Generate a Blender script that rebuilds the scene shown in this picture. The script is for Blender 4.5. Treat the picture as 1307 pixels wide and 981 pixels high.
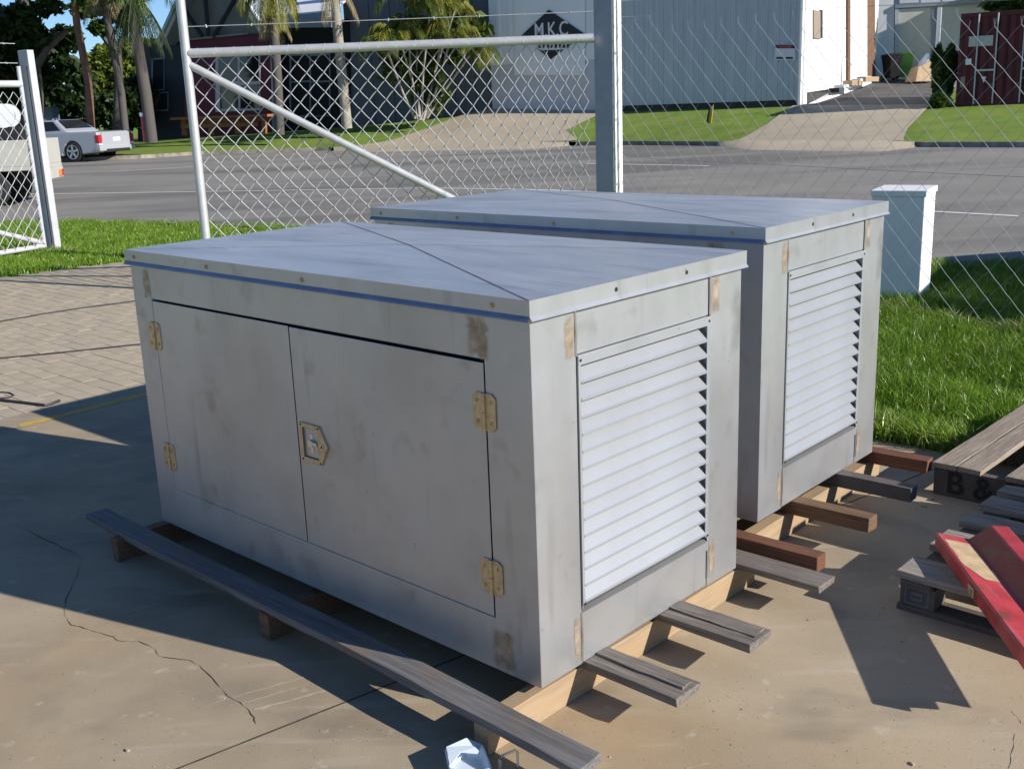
import bpy, bmesh, math, random
import numpy as np
from mathutils import Vector, Matrix

for o in list(bpy.data.objects):
    bpy.data.objects.remove(o)
C = bpy.context.scene.collection
sc = bpy.context.scene
R = math.radians

# ------------------------------------------------------------------ camera
FPX, PITCH, ROLL, CAMZ = 1365.56, 0.25604, -0.037688, 1.6786
PW, PH = 1307.0, 981.0
_cp, _sp = math.cos(PITCH), math.sin(PITCH)
_r = np.array([1, 0, 0.]); _u = np.array([0, _sp, _cp]); FWD = np.array([0, _cp, -_sp])
RGT = math.cos(ROLL) * _r + math.sin(ROLL) * _u
UPV = -math.sin(ROLL) * _r + math.cos(ROLL) * _u
CAM = np.array([0, 0, CAMZ])
cam_d = bpy.data.cameras.new('camera'); cam = bpy.data.objects.new('camera', cam_d); C.objects.link(cam)
cam_d.sensor_width = 36; cam_d.lens = FPX / PW * 36; cam_d.clip_start = 0.05; cam_d.clip_end = 3000
M = Matrix(((RGT[0], UPV[0], -FWD[0], 0), (RGT[1], UPV[1], -FWD[1], 0), (RGT[2], UPV[2], -FWD[2], CAMZ), (0, 0, 0, 1)))
cam.matrix_world = M
sc.camera = cam
# ------------------------------------------------------------------ light
SUN_EL = R(25.8); SHADOW = np.array([-0.8897, 0.4565])
w = bpy.data.worlds.new('World'); sc.world = w; w.use_nodes = True
nt = w.node_tree; bg = nt.nodes['Background']
sky = nt.nodes.new('ShaderNodeTexSky'); sky.sky_type = 'NISHITA'; sky.sun_disc = False
sky.sun_elevation = SUN_EL; sky.sun_rotation = math.atan2(-SHADOW[0], -SHADOW[1])
sky.air_density = 0.8; sky.dust_density = 0.0; sky.ozone_density = 6.0
nt.links.new(sky.outputs[0], bg.inputs[0]); bg.inputs[1].default_value = 0.085
sl = bpy.data.lights.new('sun', 'SUN'); sl.energy = 4.6; sl.angle = R(0.5); sl.color = (1.0, 0.945, 0.865)
so = bpy.data.objects.new('sun', sl); C.objects.link(so)
sdir = Vector((SHADOW[0] * math.cos(SUN_EL), SHADOW[1] * math.cos(SUN_EL), -math.sin(SUN_EL)))
so.rotation_euler = sdir.to_track_quat('-Z', 'Y').to_euler(); so.location = (30, -15, 20)
sc.view_settings.view_transform = 'Standard'; sc.view_settings.look = 'None'
sc.view_settings.gamma = 1; sc.view_settings.exposure = 0.55

# ------------------------------------------------------------------ measuring helpers (photo pixel -> place)
def ray(u, v):
    return FWD + RGT * (u - PW / 2) / FPX - UPV * (v - PH / 2) / FPX
def gz(u, v, z=0.0):
    d = ray(u, v); return CAM + d * ((z - CAMZ) / d[2])
def aty(u, v, y):
    d = ray(u, v); return CAM + d * (y / d[1])
def onpl(u, v, o, n):
    d = ray(u, v); o = np.asarray(o, float); n = np.asarray(n, float)
    return CAM + d * (((o - CAM) @ n) / (d @ n))
def pj(X):
    d = np.asarray(X, float) - CAM
    return PW / 2 + FPX * (d @ RGT) / (d @ FWD), PH / 2 - FPX * (d @ UPV) / (d @ FWD)

# ------------------------------------------------------------------ materials
def mat(name, col, rough=0.7, metal=0.0, var=0.15, scale=6.0, bump=0.0, bscale=None, col2=None, spec=0.5, detail=6, trans=0.0, stretch=None, coat=0.0):
    m = bpy.data.materials.new(name); m.use_nodes = True
    n = m.node_tree; b = n.nodes['Principled BSDF']
    tc = n.nodes.new('ShaderNodeTexCoord'); src = tc.outputs['Object']
    if stretch:
        mp = n.nodes.new('ShaderNodeMapping'); mp.inputs['Scale'].default_value = stretch
        n.links.new(src, mp.inputs[0]); src = mp.outputs[0]
    nz = n.nodes.new('ShaderNodeTexNoise'); nz.inputs['Scale'].default_value = scale; nz.inputs['Detail'].default_value = detail
    nz.inputs['Roughness'].default_value = 0.62
    n.links.new(src, nz.inputs['Vector'])
    rp = n.nodes.new('ShaderNodeValToRGB')
    c2 = col2 or tuple(c * (1 - var) for c in col)
    c1 = tuple(min(1, c * (1 + var)) for c in col)
    rp.color_ramp.elements[0].position = 0.3; rp.color_ramp.elements[1].position = 0.7
    rp.color_ramp.elements[0].color = (*c2, 1); rp.color_ramp.elements[1].color = (*c1, 1)
    n.links.new(nz.outputs[0], rp.inputs[0]); n.links.new(rp.outputs[0], b.inputs['Base Color'])
    b.inputs['Roughness'].default_value = rough; b.inputs['Metallic'].default_value = metal
    b.inputs['Specular IOR Level'].default_value = spec
    if coat: b.inputs['Coat Weight'].default_value = coat; b.inputs['Coat Roughness'].default_value = 0.08
    if trans: b.inputs['Transmission Weight'].default_value = trans
    if bump:
        n2 = n.nodes.new('ShaderNodeTexNoise'); n2.inputs['Scale'].default_value = bscale or scale * 8; n2.inputs['Detail'].default_value = 5; n2.inputs['Roughness'].default_value = 0.65
        n.links.new(src, n2.inputs['Vector'])
        bp = n.nodes.new('ShaderNodeBump'); bp.inputs['Strength'].default_value = bump; bp.inputs['Distance'].default_value = 0.01
        n.links.new(n2.outputs[0], bp.inputs['Height']); n.links.new(bp.outputs[0], b.inputs['Normal'])
    m['ramp'] = rp.name; return m

def layer(m, col, scale, lo, hi, amount=1.0, stretch=None, detail=6):
    """mix a second stain colour into the base colour where a noise is high"""
    n = m.node_tree; b = n.nodes['Principled BSDF']
    old = b.inputs['Base Color'].links[0].from_socket
    tc = n.nodes.new('ShaderNodeTexCoord'); src = tc.outputs['Object']
    mp = n.nodes.new('ShaderNodeMapping'); mp.inputs['Location'].default_value = (scale * 1.7, 3.1, scale)
    if stretch: mp.inputs['Scale'].default_value = stretch
    n.links.new(src, mp.inputs[0])
    nz = n.nodes.new('ShaderNodeTexNoise'); nz.inputs['Scale'].default_value = scale; nz.inputs['Detail'].default_value = detail
    n.links.new(mp.outputs[0], nz.inputs['Vector'])
    mr = n.nodes.new('ShaderNodeMapRange'); mr.inputs[1].default_value = lo; mr.inputs[2].default_value = hi
    mr.inputs[3].default_value = 0; mr.inputs[4].default_value = amount
    n.links.new(nz.outputs[0], mr.inputs[0])
    mx = n.nodes.new('ShaderNodeMix'); mx.data_type = 'RGBA'
    n.links.new(mr.outputs[0], mx.inputs[0]); n.links.new(old, mx.inputs[6]); mx.inputs[7].default_value = (*col, 1)
    n.links.new(mx.outputs[2], b.inputs['Base Color'])
    return m

def leafmat(name, c_dark, c_light, scale=1.2, rough=0.5):
    m = mat(name, c_light, rough=rough, col2=c_dark, scale=scale, var=0.0, spec=0.3)
    n = m.node_tree; b = n.nodes['Principled BSDF']; out = n.nodes['Material Output']
    tr = n.nodes.new('ShaderNodeBsdfTranslucent'); ad = n.nodes.new('ShaderNodeMixShader'); ad.inputs[0].default_value = 0.3
    n.links.new(b.inputs['Base Color'].links[0].from_socket, tr.inputs[0])
    n.links.new(b.outputs[0], ad.inputs[1]); n.links.new(tr.outputs[0], ad.inputs[2]); n.links.new(ad.outputs[0], out.inputs[0])
    return m

MT = {}
MT['steel'] = mat('mill_aluminium_sheet', (0.495, 0.508, 0.525), rough=0.36, metal=0.62, var=0.05, scale=2.5, bump=0.03, bscale=300)
layer(MT['steel'], (0.35, 0.34, 0.33), 1.8, 0.44, 0.70, 0.6); layer(MT['steel'], (0.25, 0.24, 0.23), 13, 0.54, 0.78, 0.13); layer(MT['steel'], (0.185, 0.165, 0.15), 7.0, 0.60, 0.76, 0.45); layer(MT['steel'], (0.20, 0.185, 0.17), 5.0, 0.60, 0.78, 0.4, stretch=(3, 3, .35)); layer(MT['steel'], (0.09, 0.08, 0.07), 38, 0.70, 0.77, 0.5)
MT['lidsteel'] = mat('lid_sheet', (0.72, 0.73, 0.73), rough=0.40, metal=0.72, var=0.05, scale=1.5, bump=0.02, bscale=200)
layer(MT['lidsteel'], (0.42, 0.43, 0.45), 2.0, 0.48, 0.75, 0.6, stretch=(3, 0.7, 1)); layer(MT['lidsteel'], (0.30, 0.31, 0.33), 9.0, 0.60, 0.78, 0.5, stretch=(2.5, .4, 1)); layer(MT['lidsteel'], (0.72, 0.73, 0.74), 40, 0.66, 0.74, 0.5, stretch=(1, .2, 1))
MT['fold'] = mat('fold_line', (0.27, 0.275, 0.285), rough=0.5, metal=0.6, var=0.3, scale=14)
MT['louvre'] = mat('white_louvre_sheet', (0.43, 0.45, 0.47), rough=0.42, metal=0.5, var=0.04, scale=3)
layer(MT['louvre'], (0.33, 0.335, 0.34), 4, 0.5, 0.72, 0.5); layer(MT['louvre'], (0.22, 0.21, 0.20), 30, 0.67, 0.74, 0.5)
MT['weld'] = mat('ground_weld_patch', (0.46, 0.40, 0.32), rough=0.55, metal=0.55, var=0.2, scale=22, col2=(0.30, 0.21, 0.13))
def soft_patch(m):
    n = m.node_tree; b = n.nodes['Principled BSDF']; old = b.inputs['Base Color'].links[0].from_socket
    at = n.nodes.new('ShaderNodeAttribute'); at.attribute_name = 'edge'
    nz = n.nodes.new('ShaderNodeTexNoise'); nz.inputs['Scale'].default_value = 38; nz.inputs['Detail'].default_value = 5
    tc = n.nodes.new('ShaderNodeTexCoord'); n.links.new(tc.outputs['Object'], nz.inputs['Vector'])
    ad = n.nodes.new('ShaderNodeMath'); ad.operation = 'MULTIPLY_ADD'; ad.inputs[1].default_value = 2.6; ad.inputs[2].default_value = -1.35
    n.links.new(nz.outputs[0], ad.inputs[0])
    a2 = n.nodes.new('ShaderNodeMath'); a2.operation = 'ADD'; a2.use_clamp = True; n.links.new(at.outputs['Fac'], a2.inputs[0]); n.links.new(ad.outputs[0], a2.inputs[1])
    a3 = n.nodes.new('ShaderNodeMath'); a3.operation = 'MULTIPLY'; n.links.new(a2.outputs[0], a3.inputs[0]); n.links.new(at.outputs['Fac'], a3.inputs[1])
    n.links.new(a3.outputs[0], b.inputs['Alpha'])
soft_patch(MT['weld'])
def buckle(m, scale, strength, dist):
    n = m.node_tree; b = n.nodes['Principled BSDF']; tc = n.nodes.new('ShaderNodeTexCoord'); nz = n.nodes.new('ShaderNodeTexNoise'); nz.inputs['Scale'].default_value = scale; nz.inputs['Detail'].default_value = 1.5
    n.links.new(tc.outputs['Object'], nz.inputs['Vector']); bp = n.nodes.new('ShaderNodeBump'); bp.inputs['Strength'].default_value = strength; bp.inputs['Distance'].default_value = dist
    n.links.new(nz.outputs[0], bp.inputs['Height'])
    if b.inputs['Normal'].links: n.links.new(b.inputs['Normal'].links[0].from_socket, bp.inputs['Normal'])
    n.links.new(bp.outputs[0], b.inputs['Normal'])
buckle(MT['steel'], 3.5, 0.16, 0.02); buckle(MT['lidsteel'], 3.0, 0.22, 0.02)
def streaks(m, sc, amt, lo, hi):
    n = m.node_tree; b = n.nodes['Principled BSDF']; tc = n.nodes.new('ShaderNodeTexCoord'); mp = n.nodes.new('ShaderNodeMapping'); mp.inputs['Scale'].default_value = sc
    nz = n.nodes.new('ShaderNodeTexNoise'); nz.inputs['Scale'].default_value = 1; nz.inputs['Detail'].default_value = 4
    n.links.new(tc.outputs['Object'], mp.inputs[0]); n.links.new(mp.outputs[0], nz.inputs['Vector'])
    mr = n.nodes.new('ShaderNodeMapRange'); mr.inputs[1].default_value = .3; mr.inputs[2].default_value = .7; mr.inputs[3].default_value = lo; mr.inputs[4].default_value = hi
    n.links.new(nz.outputs[0], mr.inputs[0]); n.links.new(mr.outputs[0], b.inputs['Roughness'])
streaks(MT['steel'], (7, 7, 4), 1, .35, .43); streaks(MT['lidsteel'], (14, 3, 1), 1, .35, .47)
MT['film'] = mat('blue_film', (0.17, 0.22, 0.35), rough=0.4, metal=0.2, var=0.2, scale=9)
MT['zinc'] = mat('yellow_zinc', (0.58, 0.45, 0.24), rough=0.4, metal=0.55, var=0.2, scale=40, col2=(0.42, 0.34, 0.24))
MT['zinc_shade'] = mat('shaded_zinc_dish', (0.20, 0.16, 0.10), rough=0.5, metal=0.5, var=0.2, scale=40)  # darker zinc copy, puts the shade of the latch recess into its colour
MT['chrome'] = mat('bright_metal', (0.65, 0.64, 0.62), rough=0.25, metal=0.9, var=0.05)
MT['black'] = mat('black_gap', (0.012, 0.012, 0.013), rough=0.8)
MT['galv'] = mat('galvanised_pipe', (0.52, 0.53, 0.54), rough=0.45, metal=0.35, var=0.1, scale=14)
MT['mesh'] = mat('galvanised_wire', (0.48, 0.49, 0.50), rough=0.45, metal=0.2, var=0.08)
MT['mesh_dull'] = mat('dull_galvanised_wire', (0.42, 0.43, 0.44), rough=0.5, metal=0.3, var=0.15)
MT['lavender'] = mat('weathered_pale_post_paint', (0.46, 0.46, 0.49), rough=0.6, var=0.12, scale=4)
MT['pine'] = mat('pale_pine', (0.345, 0.265, 0.17), rough=0.75, var=0.12, scale=5, stretch=(1.2, 14, 14), bump=0.2, bscale=60, col2=(0.36, 0.23, 0.12))
MT['grey_wood'] = mat('weathered_grey_timber', (0.22, 0.19, 0.165), rough=0.85, scale=4, stretch=(30, 1.2, 30), bump=0.5, bscale=14, col2=(0.10, 0.085, 0.075))
MT['plank_wood'] = mat('weathered_blue_grey_plank', (0.17, 0.165, 0.165), rough=0.7, scale=3, stretch=(26, 1.0, 26), bump=0.3, bscale=12, col2=(0.085, 0.075, 0.07))
layer(MT['pine'], (0.25, 0.20, 0.14), 5, 0.5, 0.7, 0.6, stretch=(1, 8, 8)); layer(MT['plank_wood'], (0.20, 0.14, 0.09), 4, 0.55, 0.7, 0.6)
MT['red_wood'] = mat('red_brown_hardwood', (0.19, 0.075, 0.038), rough=0.8, scale=4, stretch=(30, 1.5, 30), bump=0.4, bscale=14, col2=(0.09, 0.036, 0.02))
MT['brown_wood'] = mat('brown_hardwood', (0.20, 0.115, 0.06), rough=0.8, scale=4, stretch=(30, 1.5, 30), bump=0.4, bscale=14, col2=(0.085, 0.045, 0.025))
MT['pallet_wood'] = mat('bleached_pallet_timber', (0.34, 0.28, 0.22), rough=0.85, scale=4, stretch=(1.4, 22, 22), bump=0.4, bscale=14, col2=(0.19, 0.15, 0.115))
MT['pallet_woodb'] = mat('bleached_pallet_timber_b', (0.33, 0.30, 0.26), rough=0.85, scale=4, stretch=(22, 1.4, 22), bump=0.4, bscale=14, col2=(0.15, 0.125, 0.10))
MT['dark_wood'] = mat('dark_pallet_timber', (0.095, 0.083, 0.075), rough=0.85, scale=5, bump=0.4, bscale=20, var=0.3)
MT['stencil'] = mat('black_stencil_paint', (0.012, 0.012, 0.013), rough=0.7)
MT['pale_stencil'] = mat('pale_blue_stencil', (0.13, 0.16, 0.21), rough=0.8)
MT['red_paint'] = mat('red_machine_paint', (0.44, 0.045, 0.055), rough=0.55, var=0.2, scale=9, col2=(0.30, 0.025, 0.03))
layer(MT['red_paint'], (0.16, 0.05, 0.03), 14, 0.58, 0.66, 0.8); layer(MT['red_paint'], (0.45, 0.22, 0.19), 6, 0.52, 0.75, 0.5, stretch=(4, .6, 1)); layer(MT['red_paint'], (0.10, 0.07, 0.06), 45, 0.66, 0.72, 0.8)
MT['rust_web'] = mat('rusted_red_brown_steel', (0.17, 0.085, 0.055), rough=0.75, var=0.3, scale=12, col2=(0.26, 0.04, 0.04))
MT['bare_patch'] = mat('worn_tan_patch', (0.50, 0.37, 0.22), rough=0.6, var=0.2, scale=16, col2=(0.36, 0.25, 0.14))
MT['plastic_white'] = mat('bluish_white_plastic', (0.60, 0.68, 0.76), rough=0.3, var=0.08, scale=10)
MT['plastic_clear'] = mat('clear_plastic', (0.8, 0.82, 0.84), rough=0.2, var=0.02, trans=0.75)
MT['white_paint'] = mat('white_paint', (0.78, 0.79, 0.80), rough=0.6, var=0.05, scale=3, bump=0.05, bscale=60)
layer(MT['white_paint'], (0.50, 0.48, 0.44), 2.4, 0.62, 0.8, 0.4)
MT['post_paint'] = mat('blue_grey_post_paint', (0.30, 0.33, 0.39), rough=0.5, var=0.1, scale=5)
MT['post_white'] = mat('peeling_white_paint', (0.68, 0.70, 0.66), rough=0.7, var=0.15, scale=9)
layer(MT['post_white'], (0.30, 0.30, 0.29), 7, 0.60, 0.68, 0.8)
MT['cable'] = mat('black_cable_and_shadow_line', (0.03, 0.03, 0.036), rough=0.6)  # colour of the cables and of the painted shadow lines
MT['yellow_line'] = mat('worn_yellow_paint', (0.52, 0.34, 0.06), rough=0.8, var=0.15, scale=18)
layer(MT['yellow_line'], (0.34, 0.28, 0.19), 12, 0.52, 0.66, 0.8)

conc = mat('yard_concrete', (0.40, 0.322, 0.225), rough=0.88, var=0.12, scale=1.6, bump=0.16, bscale=190, col2=(0.29, 0.235, 0.165), spec=0.25)
layer(conc, (0.42, 0.285, 0.145), 1.1, 0.48, 0.70, 0.6); layer(conc, (0.20, 0.175, 0.145), 2.3, 0.56, 0.74, 0.55)
layer(conc, (0.50, 0.41, 0.29), 0.55, 0.50, 0.62, 0.5); layer(conc, (0.17, 0.145, 0.115), 1.4, 0.60, 0.72, 0.5, stretch=(1, 2.2, 1)); layer(conc, (0.24, 0.19, 0.13), 320, 0.56, 0.66, 0.5); layer(conc, (0.52, 0.46, 0.37), 11, 0.64, 0.72, 0.6); layer(conc, (0.48, 0.42, 0.34), 2.2, 0.58, 0.75, 0.5, stretch=(1, 5, 1))
layer(conc, (0.17, 0.13, 0.09), 60, 0.66, 0.74, 0.5)
MT['conc'] = conc
MT['crack'] = mat('crack', (0.05, 0.04, 0.03), rough=0.95)
MT['crackline'] = mat('dirt_filled_crack', (0.075, 0.058, 0.042), rough=0.95, var=0.3, scale=20)
MT['scratch'] = mat('pale_scrape', (0.43, 0.365, 0.275), rough=0.9, var=0.2, scale=30)
MT['soil'] = mat('soil', (0.13, 0.10, 0.06), rough=0.95, var=0.3, scale=4, bump=0.6, bscale=30, col2=(0.07, 0.085, 0.025))
MT['sand'] = mat('joint_sand', (0.33, 0.275, 0.20), rough=0.95, var=0.2, scale=5)
MT['paver'] = [mat('paver_%d' % i, c, rough=0.88, var=0.1, scale=7, bump=0.2, bscale=120, spec=0.25) for i, c in enumerate([(0.435, 0.365, 0.265), (0.42, 0.352, 0.255), (0.445, 0.376, 0.277), (0.41, 0.348, 0.258)])]
MT['asphalt'] = mat('asphalt', (0.25, 0.237, 0.212), rough=0.9, var=0.12, scale=0.7, bump=0.4, bscale=60, spec=0.3)
layer(MT['asphalt'], (0.155, 0.147, 0.135), 0.35, 0.48, 0.60, 0.85, stretch=(0.25, 1.4, 1)); layer(MT['asphalt'], (0.24, 0.23, 0.215), 45, 0.6, 0.7, 0.5)
MT['asphalt2'] = mat('dark_asphalt', (0.085, 0.08, 0.078), rough=0.9, var=0.2, scale=1.2, bump=0.3, bscale=40)
MT['roadpaint'] = mat('white_road_paint', (0.72, 0.71, 0.68), rough=0.7, var=0.12, scale=8)
MT['kerb'] = mat('kerb_concrete', (0.30, 0.27, 0.22), rough=0.9, var=0.25, scale=2.5, col2=(0.12, 0.11, 0.09))
MT['drive'] = mat('driveway_concrete', (0.43, 0.365, 0.265), rough=0.9, var=0.08, scale=0.9, bump=0.15, bscale=30)
layer(MT['drive'], (0.33, 0.275, 0.215), 0.8, 0.5, 0.7, 0.5)
MT['turf'] = mat('turf', (0.195, 0.265, 0.055), rough=0.9, scale=1.3, bump=0.8, bscale=25, col2=(0.13, 0.205, 0.035), spec=0.1)
layer(MT['turf'], (0.26, 0.26, 0.09), 0.8, 0.5, 0.7, 0.5); layer(MT['turf'], (0.08, 0.13, 0.02), 14, 0.55, 0.7, 0.6)
MT['blade'] = [leafmat('grass_blade_%d' % i, d, l, 3.0, 0.32) for i, (d, l) in enumerate([((0.085, 0.18, 0.013), (0.175, 0.325, 0.026)), ((0.135, 0.24, 0.02), (0.25, 0.385, 0.04)), ((0.26, 0.27, 0.10), (0.38, 0.36, 0.17))])]

# ------------------------------------------------------------------ mesh helpers
def cr2(a, b): return a[0] * b[1] - a[1] * b[0]
class MB:
    def __init__(s): s.v = []; s.f = []; s.mi = []
    def add(s, vs, fs, mi=0):
        o = len(s.v); s.v += [tuple(map(float, p)) for p in vs]
        s.f += [tuple(i + o for i in f) for f in fs]; s.mi += [mi] * len(fs); return s
    def box(s, lo, hi, mi=0):
        x0, y0, z0 = lo; x1, y1, z1 = hi
        return s.add([(x0, y0, z0), (x1, y0, z0), (x1, y1, z0), (x0, y1, z0), (x0, y0, z1), (x1, y0, z1), (x1, y1, z1), (x0, y1, z1)],
                     [(0, 3, 2, 1), (4, 5, 6, 7), (0, 1, 5, 4), (1, 2, 6, 5), (2, 3, 7, 6), (3, 0, 4, 7)], mi)
    def hexa(s, p, mi=0):
        return s.add(p, [(0, 3, 2, 1), (4, 5, 6, 7), (0, 1, 5, 4), (1, 2, 6, 5), (2, 3, 7, 6), (3, 0, 4, 7)], mi)
    def obox(s, c, ax, ay, az, mi=0):
        c, ax, ay, az = [np.asarray(k, float) for k in (c, ax, ay, az)]
        return s.hexa([c - ax - ay - az, c + ax - ay - az, c + ax + ay - az, c - ax + ay - az, c - ax - ay + az, c + ax - ay + az, c + ax + ay + az, c - ax + ay + az], mi)
    def tube(s, pts, r, n=8, mi=0, cap=True, rs=None):
        pts = [np.asarray(p, float) for p in pts]; ring = []
        for i, p in enumerate(pts):
            t = pts[min(i + 1, len(pts) - 1)] - pts[max(i - 1, 0)]; t /= np.linalg.norm(t) + 1e-12
            a = np.array([0, 0, 1.]) if abs(t[2]) < 0.9 else np.array([1., 0, 0])
            u = np.cross(t, a); u /= np.linalg.norm(u); v = np.cross(t, u); rr = rs[i] if rs else r
            ring.append([p + rr * (math.cos(2 * math.pi * k / n) * u + math.sin(2 * math.pi * k / n) * v) for k in range(n)])
        vs = [q for rg in ring for q in rg]; fs = []
        for i in range(len(pts) - 1):
            for k in range(n):
                fs.append((i * n + k, i * n + (k + 1) % n, (i + 1) * n + (k + 1) % n, (i + 1) * n + k))
        if cap: fs += [tuple(range(n)), tuple(range((len(pts) - 1) * n, len(pts) * n))[::-1]]
        return s.add(vs, fs, mi)
    def prism(s, poly, d, mi=0):
        """poly: 3D points of a planar outline, d: extrusion vector"""
        n = len(poly); d = np.asarray(d, float); p = [np.asarray(q, float) for q in poly]
        vs = p + [q + d for q in p]
        fs = [tuple(range(n))[::-1], tuple(range(n, 2 * n))] + [(i, (i + 1) % n, n + (i + 1) % n, n + i) for i in range(n)]
        return s.add(vs, fs, mi)
    def grid(s, P, mi=0):
        a, b = len(P), len(P[0])
        return s.add([q for r_ in P for q in r_], [(i * b + j, i * b + j + 1, (i + 1) * b + j + 1, (i + 1) * b + j) for i in range(a - 1) for j in range(b - 1)], mi)
    def build(s, name, m, parent=None, smooth=False, bevel=0.0, loc=None, fix=True):
        me = bpy.data.meshes.new(name); me.from_pydata(s.v, [], s.f)
        for k in (m if isinstance(m, list) else [m]): me.materials.append(k)
        if any(s.mi): me.polygons.foreach_set('material_index', s.mi)
        if fix:
            bm = bmesh.new(); bm.from_mesh(me); bmesh.ops.recalc_face_normals(bm, faces=bm.faces); bm.to_mesh(me); bm.free()
        if smooth:
            me.polygons.foreach_set('use_smooth', [True] * len(me.polygons))
        o = bpy.data.objects.new(name, me); C.objects.link(o)
        if parent: o.parent = parent
        if loc is not None: o.location = loc
        if bevel:
            b = o.modifiers.new('bevel', 'BEVEL'); b.width = bevel; b.segments = 2; b.limit_method = 'ANGLE'; b.angle_limit = R(35)
        if smooth:
            try: me.set_sharp_from_angle(angle=R(40))
            except Exception: pass
        return o
def tag(o, label, cat=None, group=None, kind=None):
    if label: o['label'] = label
    if cat: o['category'] = cat
    if group: o['group'] = group
    if kind: o['kind'] = kind
    return o
def thing(name, label, cat, loc=(0, 0, 0), rz=0.0, group=None):
    o = bpy.data.objects.new(name, None); C.objects.link(o); o.location = tuple(map(float, loc)); o.rotation_euler = (0, 0, rz)
    o.empty_display_size = 0.2
    return tag(o, label, cat, group)
def struct(o, label=None): return tag(o, label, kind='structure')
CHILD = {}
def copy_tree(o, parent=None):
    c = o.copy(); C.objects.link(c)
    if parent: c.parent = parent
    for ch in [k for k in bpy.data.objects if k.parent == o]: copy_tree(ch, c)
    return c
def shift(o, base):
    """move a mesh built in world coordinates under its Empty"""
    o.data.transform(Matrix.Translation(-Vector(tuple(map(float, base))))); return o

# =================================================================== GROUND, ROAD, VERGES
def lin(u, tab):
    us = [t[0] for t in tab]; return [float(np.interp(u, us, [t[k] for t in tab])) for k in range(1, len(tab[0]))]
N_T = [(-700, 262), (0, 280), (80, 279), (250, 282), (500, 292), (730, 303), (960, 317), (1190, 331), (1307, 334), (2100, 352)]
K_T = [(-700, 219), (0, 207), (95, 206), (180, 202.5), (250, 198), (400, 193), (540, 189.5), (700, 186.5), (790, 185), (960, 186.5), (1100, 187.5), (1307, 188), (2100, 190)]
V_T = [(-700, 196, 47), (0, 186, 47), (170, 184, 47), (250, 178, 45), (440, 164, 43), (540, 153, 42.5), (600, 143, 42), (640, 137, 42), (800, 135.5, 40), (1020, 135, 36), (1180, 134, 33), (1307, 133, 31), (2100, 128, 27)]
def Npt(u): return gz(u, lin(u, N_T)[0], 0.02)
def Kpt(u): return gz(u, lin(u, K_T)[0], 0.30)
def Vpt(u): v, D = lin(u, V_T); return aty(u, v, D)
def seg(A, B, v):
    lo, hi = 0.0, 1.0
    f = lambda s: pj(A + s * (B - A))[1] - v
    if f(0) < 0: return A
    if f(1) > 0: return B
    for _ in range(30):
        m = (lo + hi) / 2
        if f(m) > 0: lo = m
        else: hi = m
    return A + lo * (B - A)
def road3(u, v, dz=0.004): p = seg(Npt(u), Kpt(u), v); return p + np.array([0, 0, dz])
def verge3(u, v, dz=0.0):
    K = Kpt(u) + np.array([0, 0, 0.12]); p = seg(K, Vpt(u), v); return p + np.array([0, 0, dz])
COLS = [-700, -500, -350, -200, -100, 0, 50, 95, 140, 180, 215, 250, 300, 350, 400, 440, 490, 540, 570, 600, 640, 680, 730, 790, 850, 900, 960, 1020, 1060, 1100, 1140, 1180, 1240, 1307, 1400, 1550, 1750, 2100]

g = MB(); g.add([(-900, -300, -0.06), (900, -300, -0.06), (900, 1500, -0.06), (-900, 1500, -0.06)], [(0, 1, 2, 3)])
struct(g.build('ground', MT['turf']))
rd = MB(); rd.grid([[Npt(u) + (Kpt(u) - Npt(u)) * s for u in COLS] for s in (-0.02, 0.15, 0.3, 0.45, 0.6, 0.75, 0.9, 1.0)])
road = struct(rd.build('road', MT['asphalt']))
def stripe(us, vs, hw, name, label=None):
    P = [[], []]
    for u, v in zip(us, vs):
        p = road3(u, v); q = road3(u + 6, np.interp(u + 6, us, vs)); r0 = road3(u - 6, np.interp(u - 6, us, vs)); t = q - r0; t[2] = 0
        if np.linalg.norm(t) < 1e-6: t = np.array([1, 0, 0.])
        t /= np.linalg.norm(t)
        nrm = np.array([-t[1], t[0], 0]); P[0].append(p - nrm * hw); P[1].append(p + nrm * hw)
    # project on the ruled road surface: keep height from linear interpolation
    for row in P:
        for p in row:
            u, v = pj(p); p[:] = road3(u, v, 0.006)
    return MB().grid(P).build(name, MT['roadpaint'], road)
uu = list(range(-20, 1340, 40)); vv = [float(np.interp(u, [66, 300, 555, 700, 900, 1192, 1307], [248, 244.5, 240.6, 243, 252, 270.8, 277])) for u in uu]
stripe(uu, vv, 0.06, 'edge_line')
for a_, b_, va, vb in [(143, 252, 219.5, 213), (748, 905, 209.2, 212.2)]:
    us = np.linspace(a_, b_, 8); stripe(list(us), [float(np.interp(u, [a_, b_], [va, vb])) for u in us], 0.07, 'centre_line')
# far verge, lofted from the kerb top to the foot of the buildings, then on to the far distance
vg = MB()
rows = [[Kpt(u) + np.array([0, 0, 0.118]) + (Vpt(u) - Kpt(u) - np.array([0, 0, 0.118])) * s for u in COLS] for s in (0, 0.2, 0.4, 0.6, 0.8, 1.0)]
rows.append([Vpt(u) * np.array([1.6, 1.6, 1]) for u in COLS]); rows.append([Vpt(u) * np.array([12, 12, 1]) for u in COLS])
vg.grid(rows); struct(vg.build('far_verge', MT['turf'], smooth=True))
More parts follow.
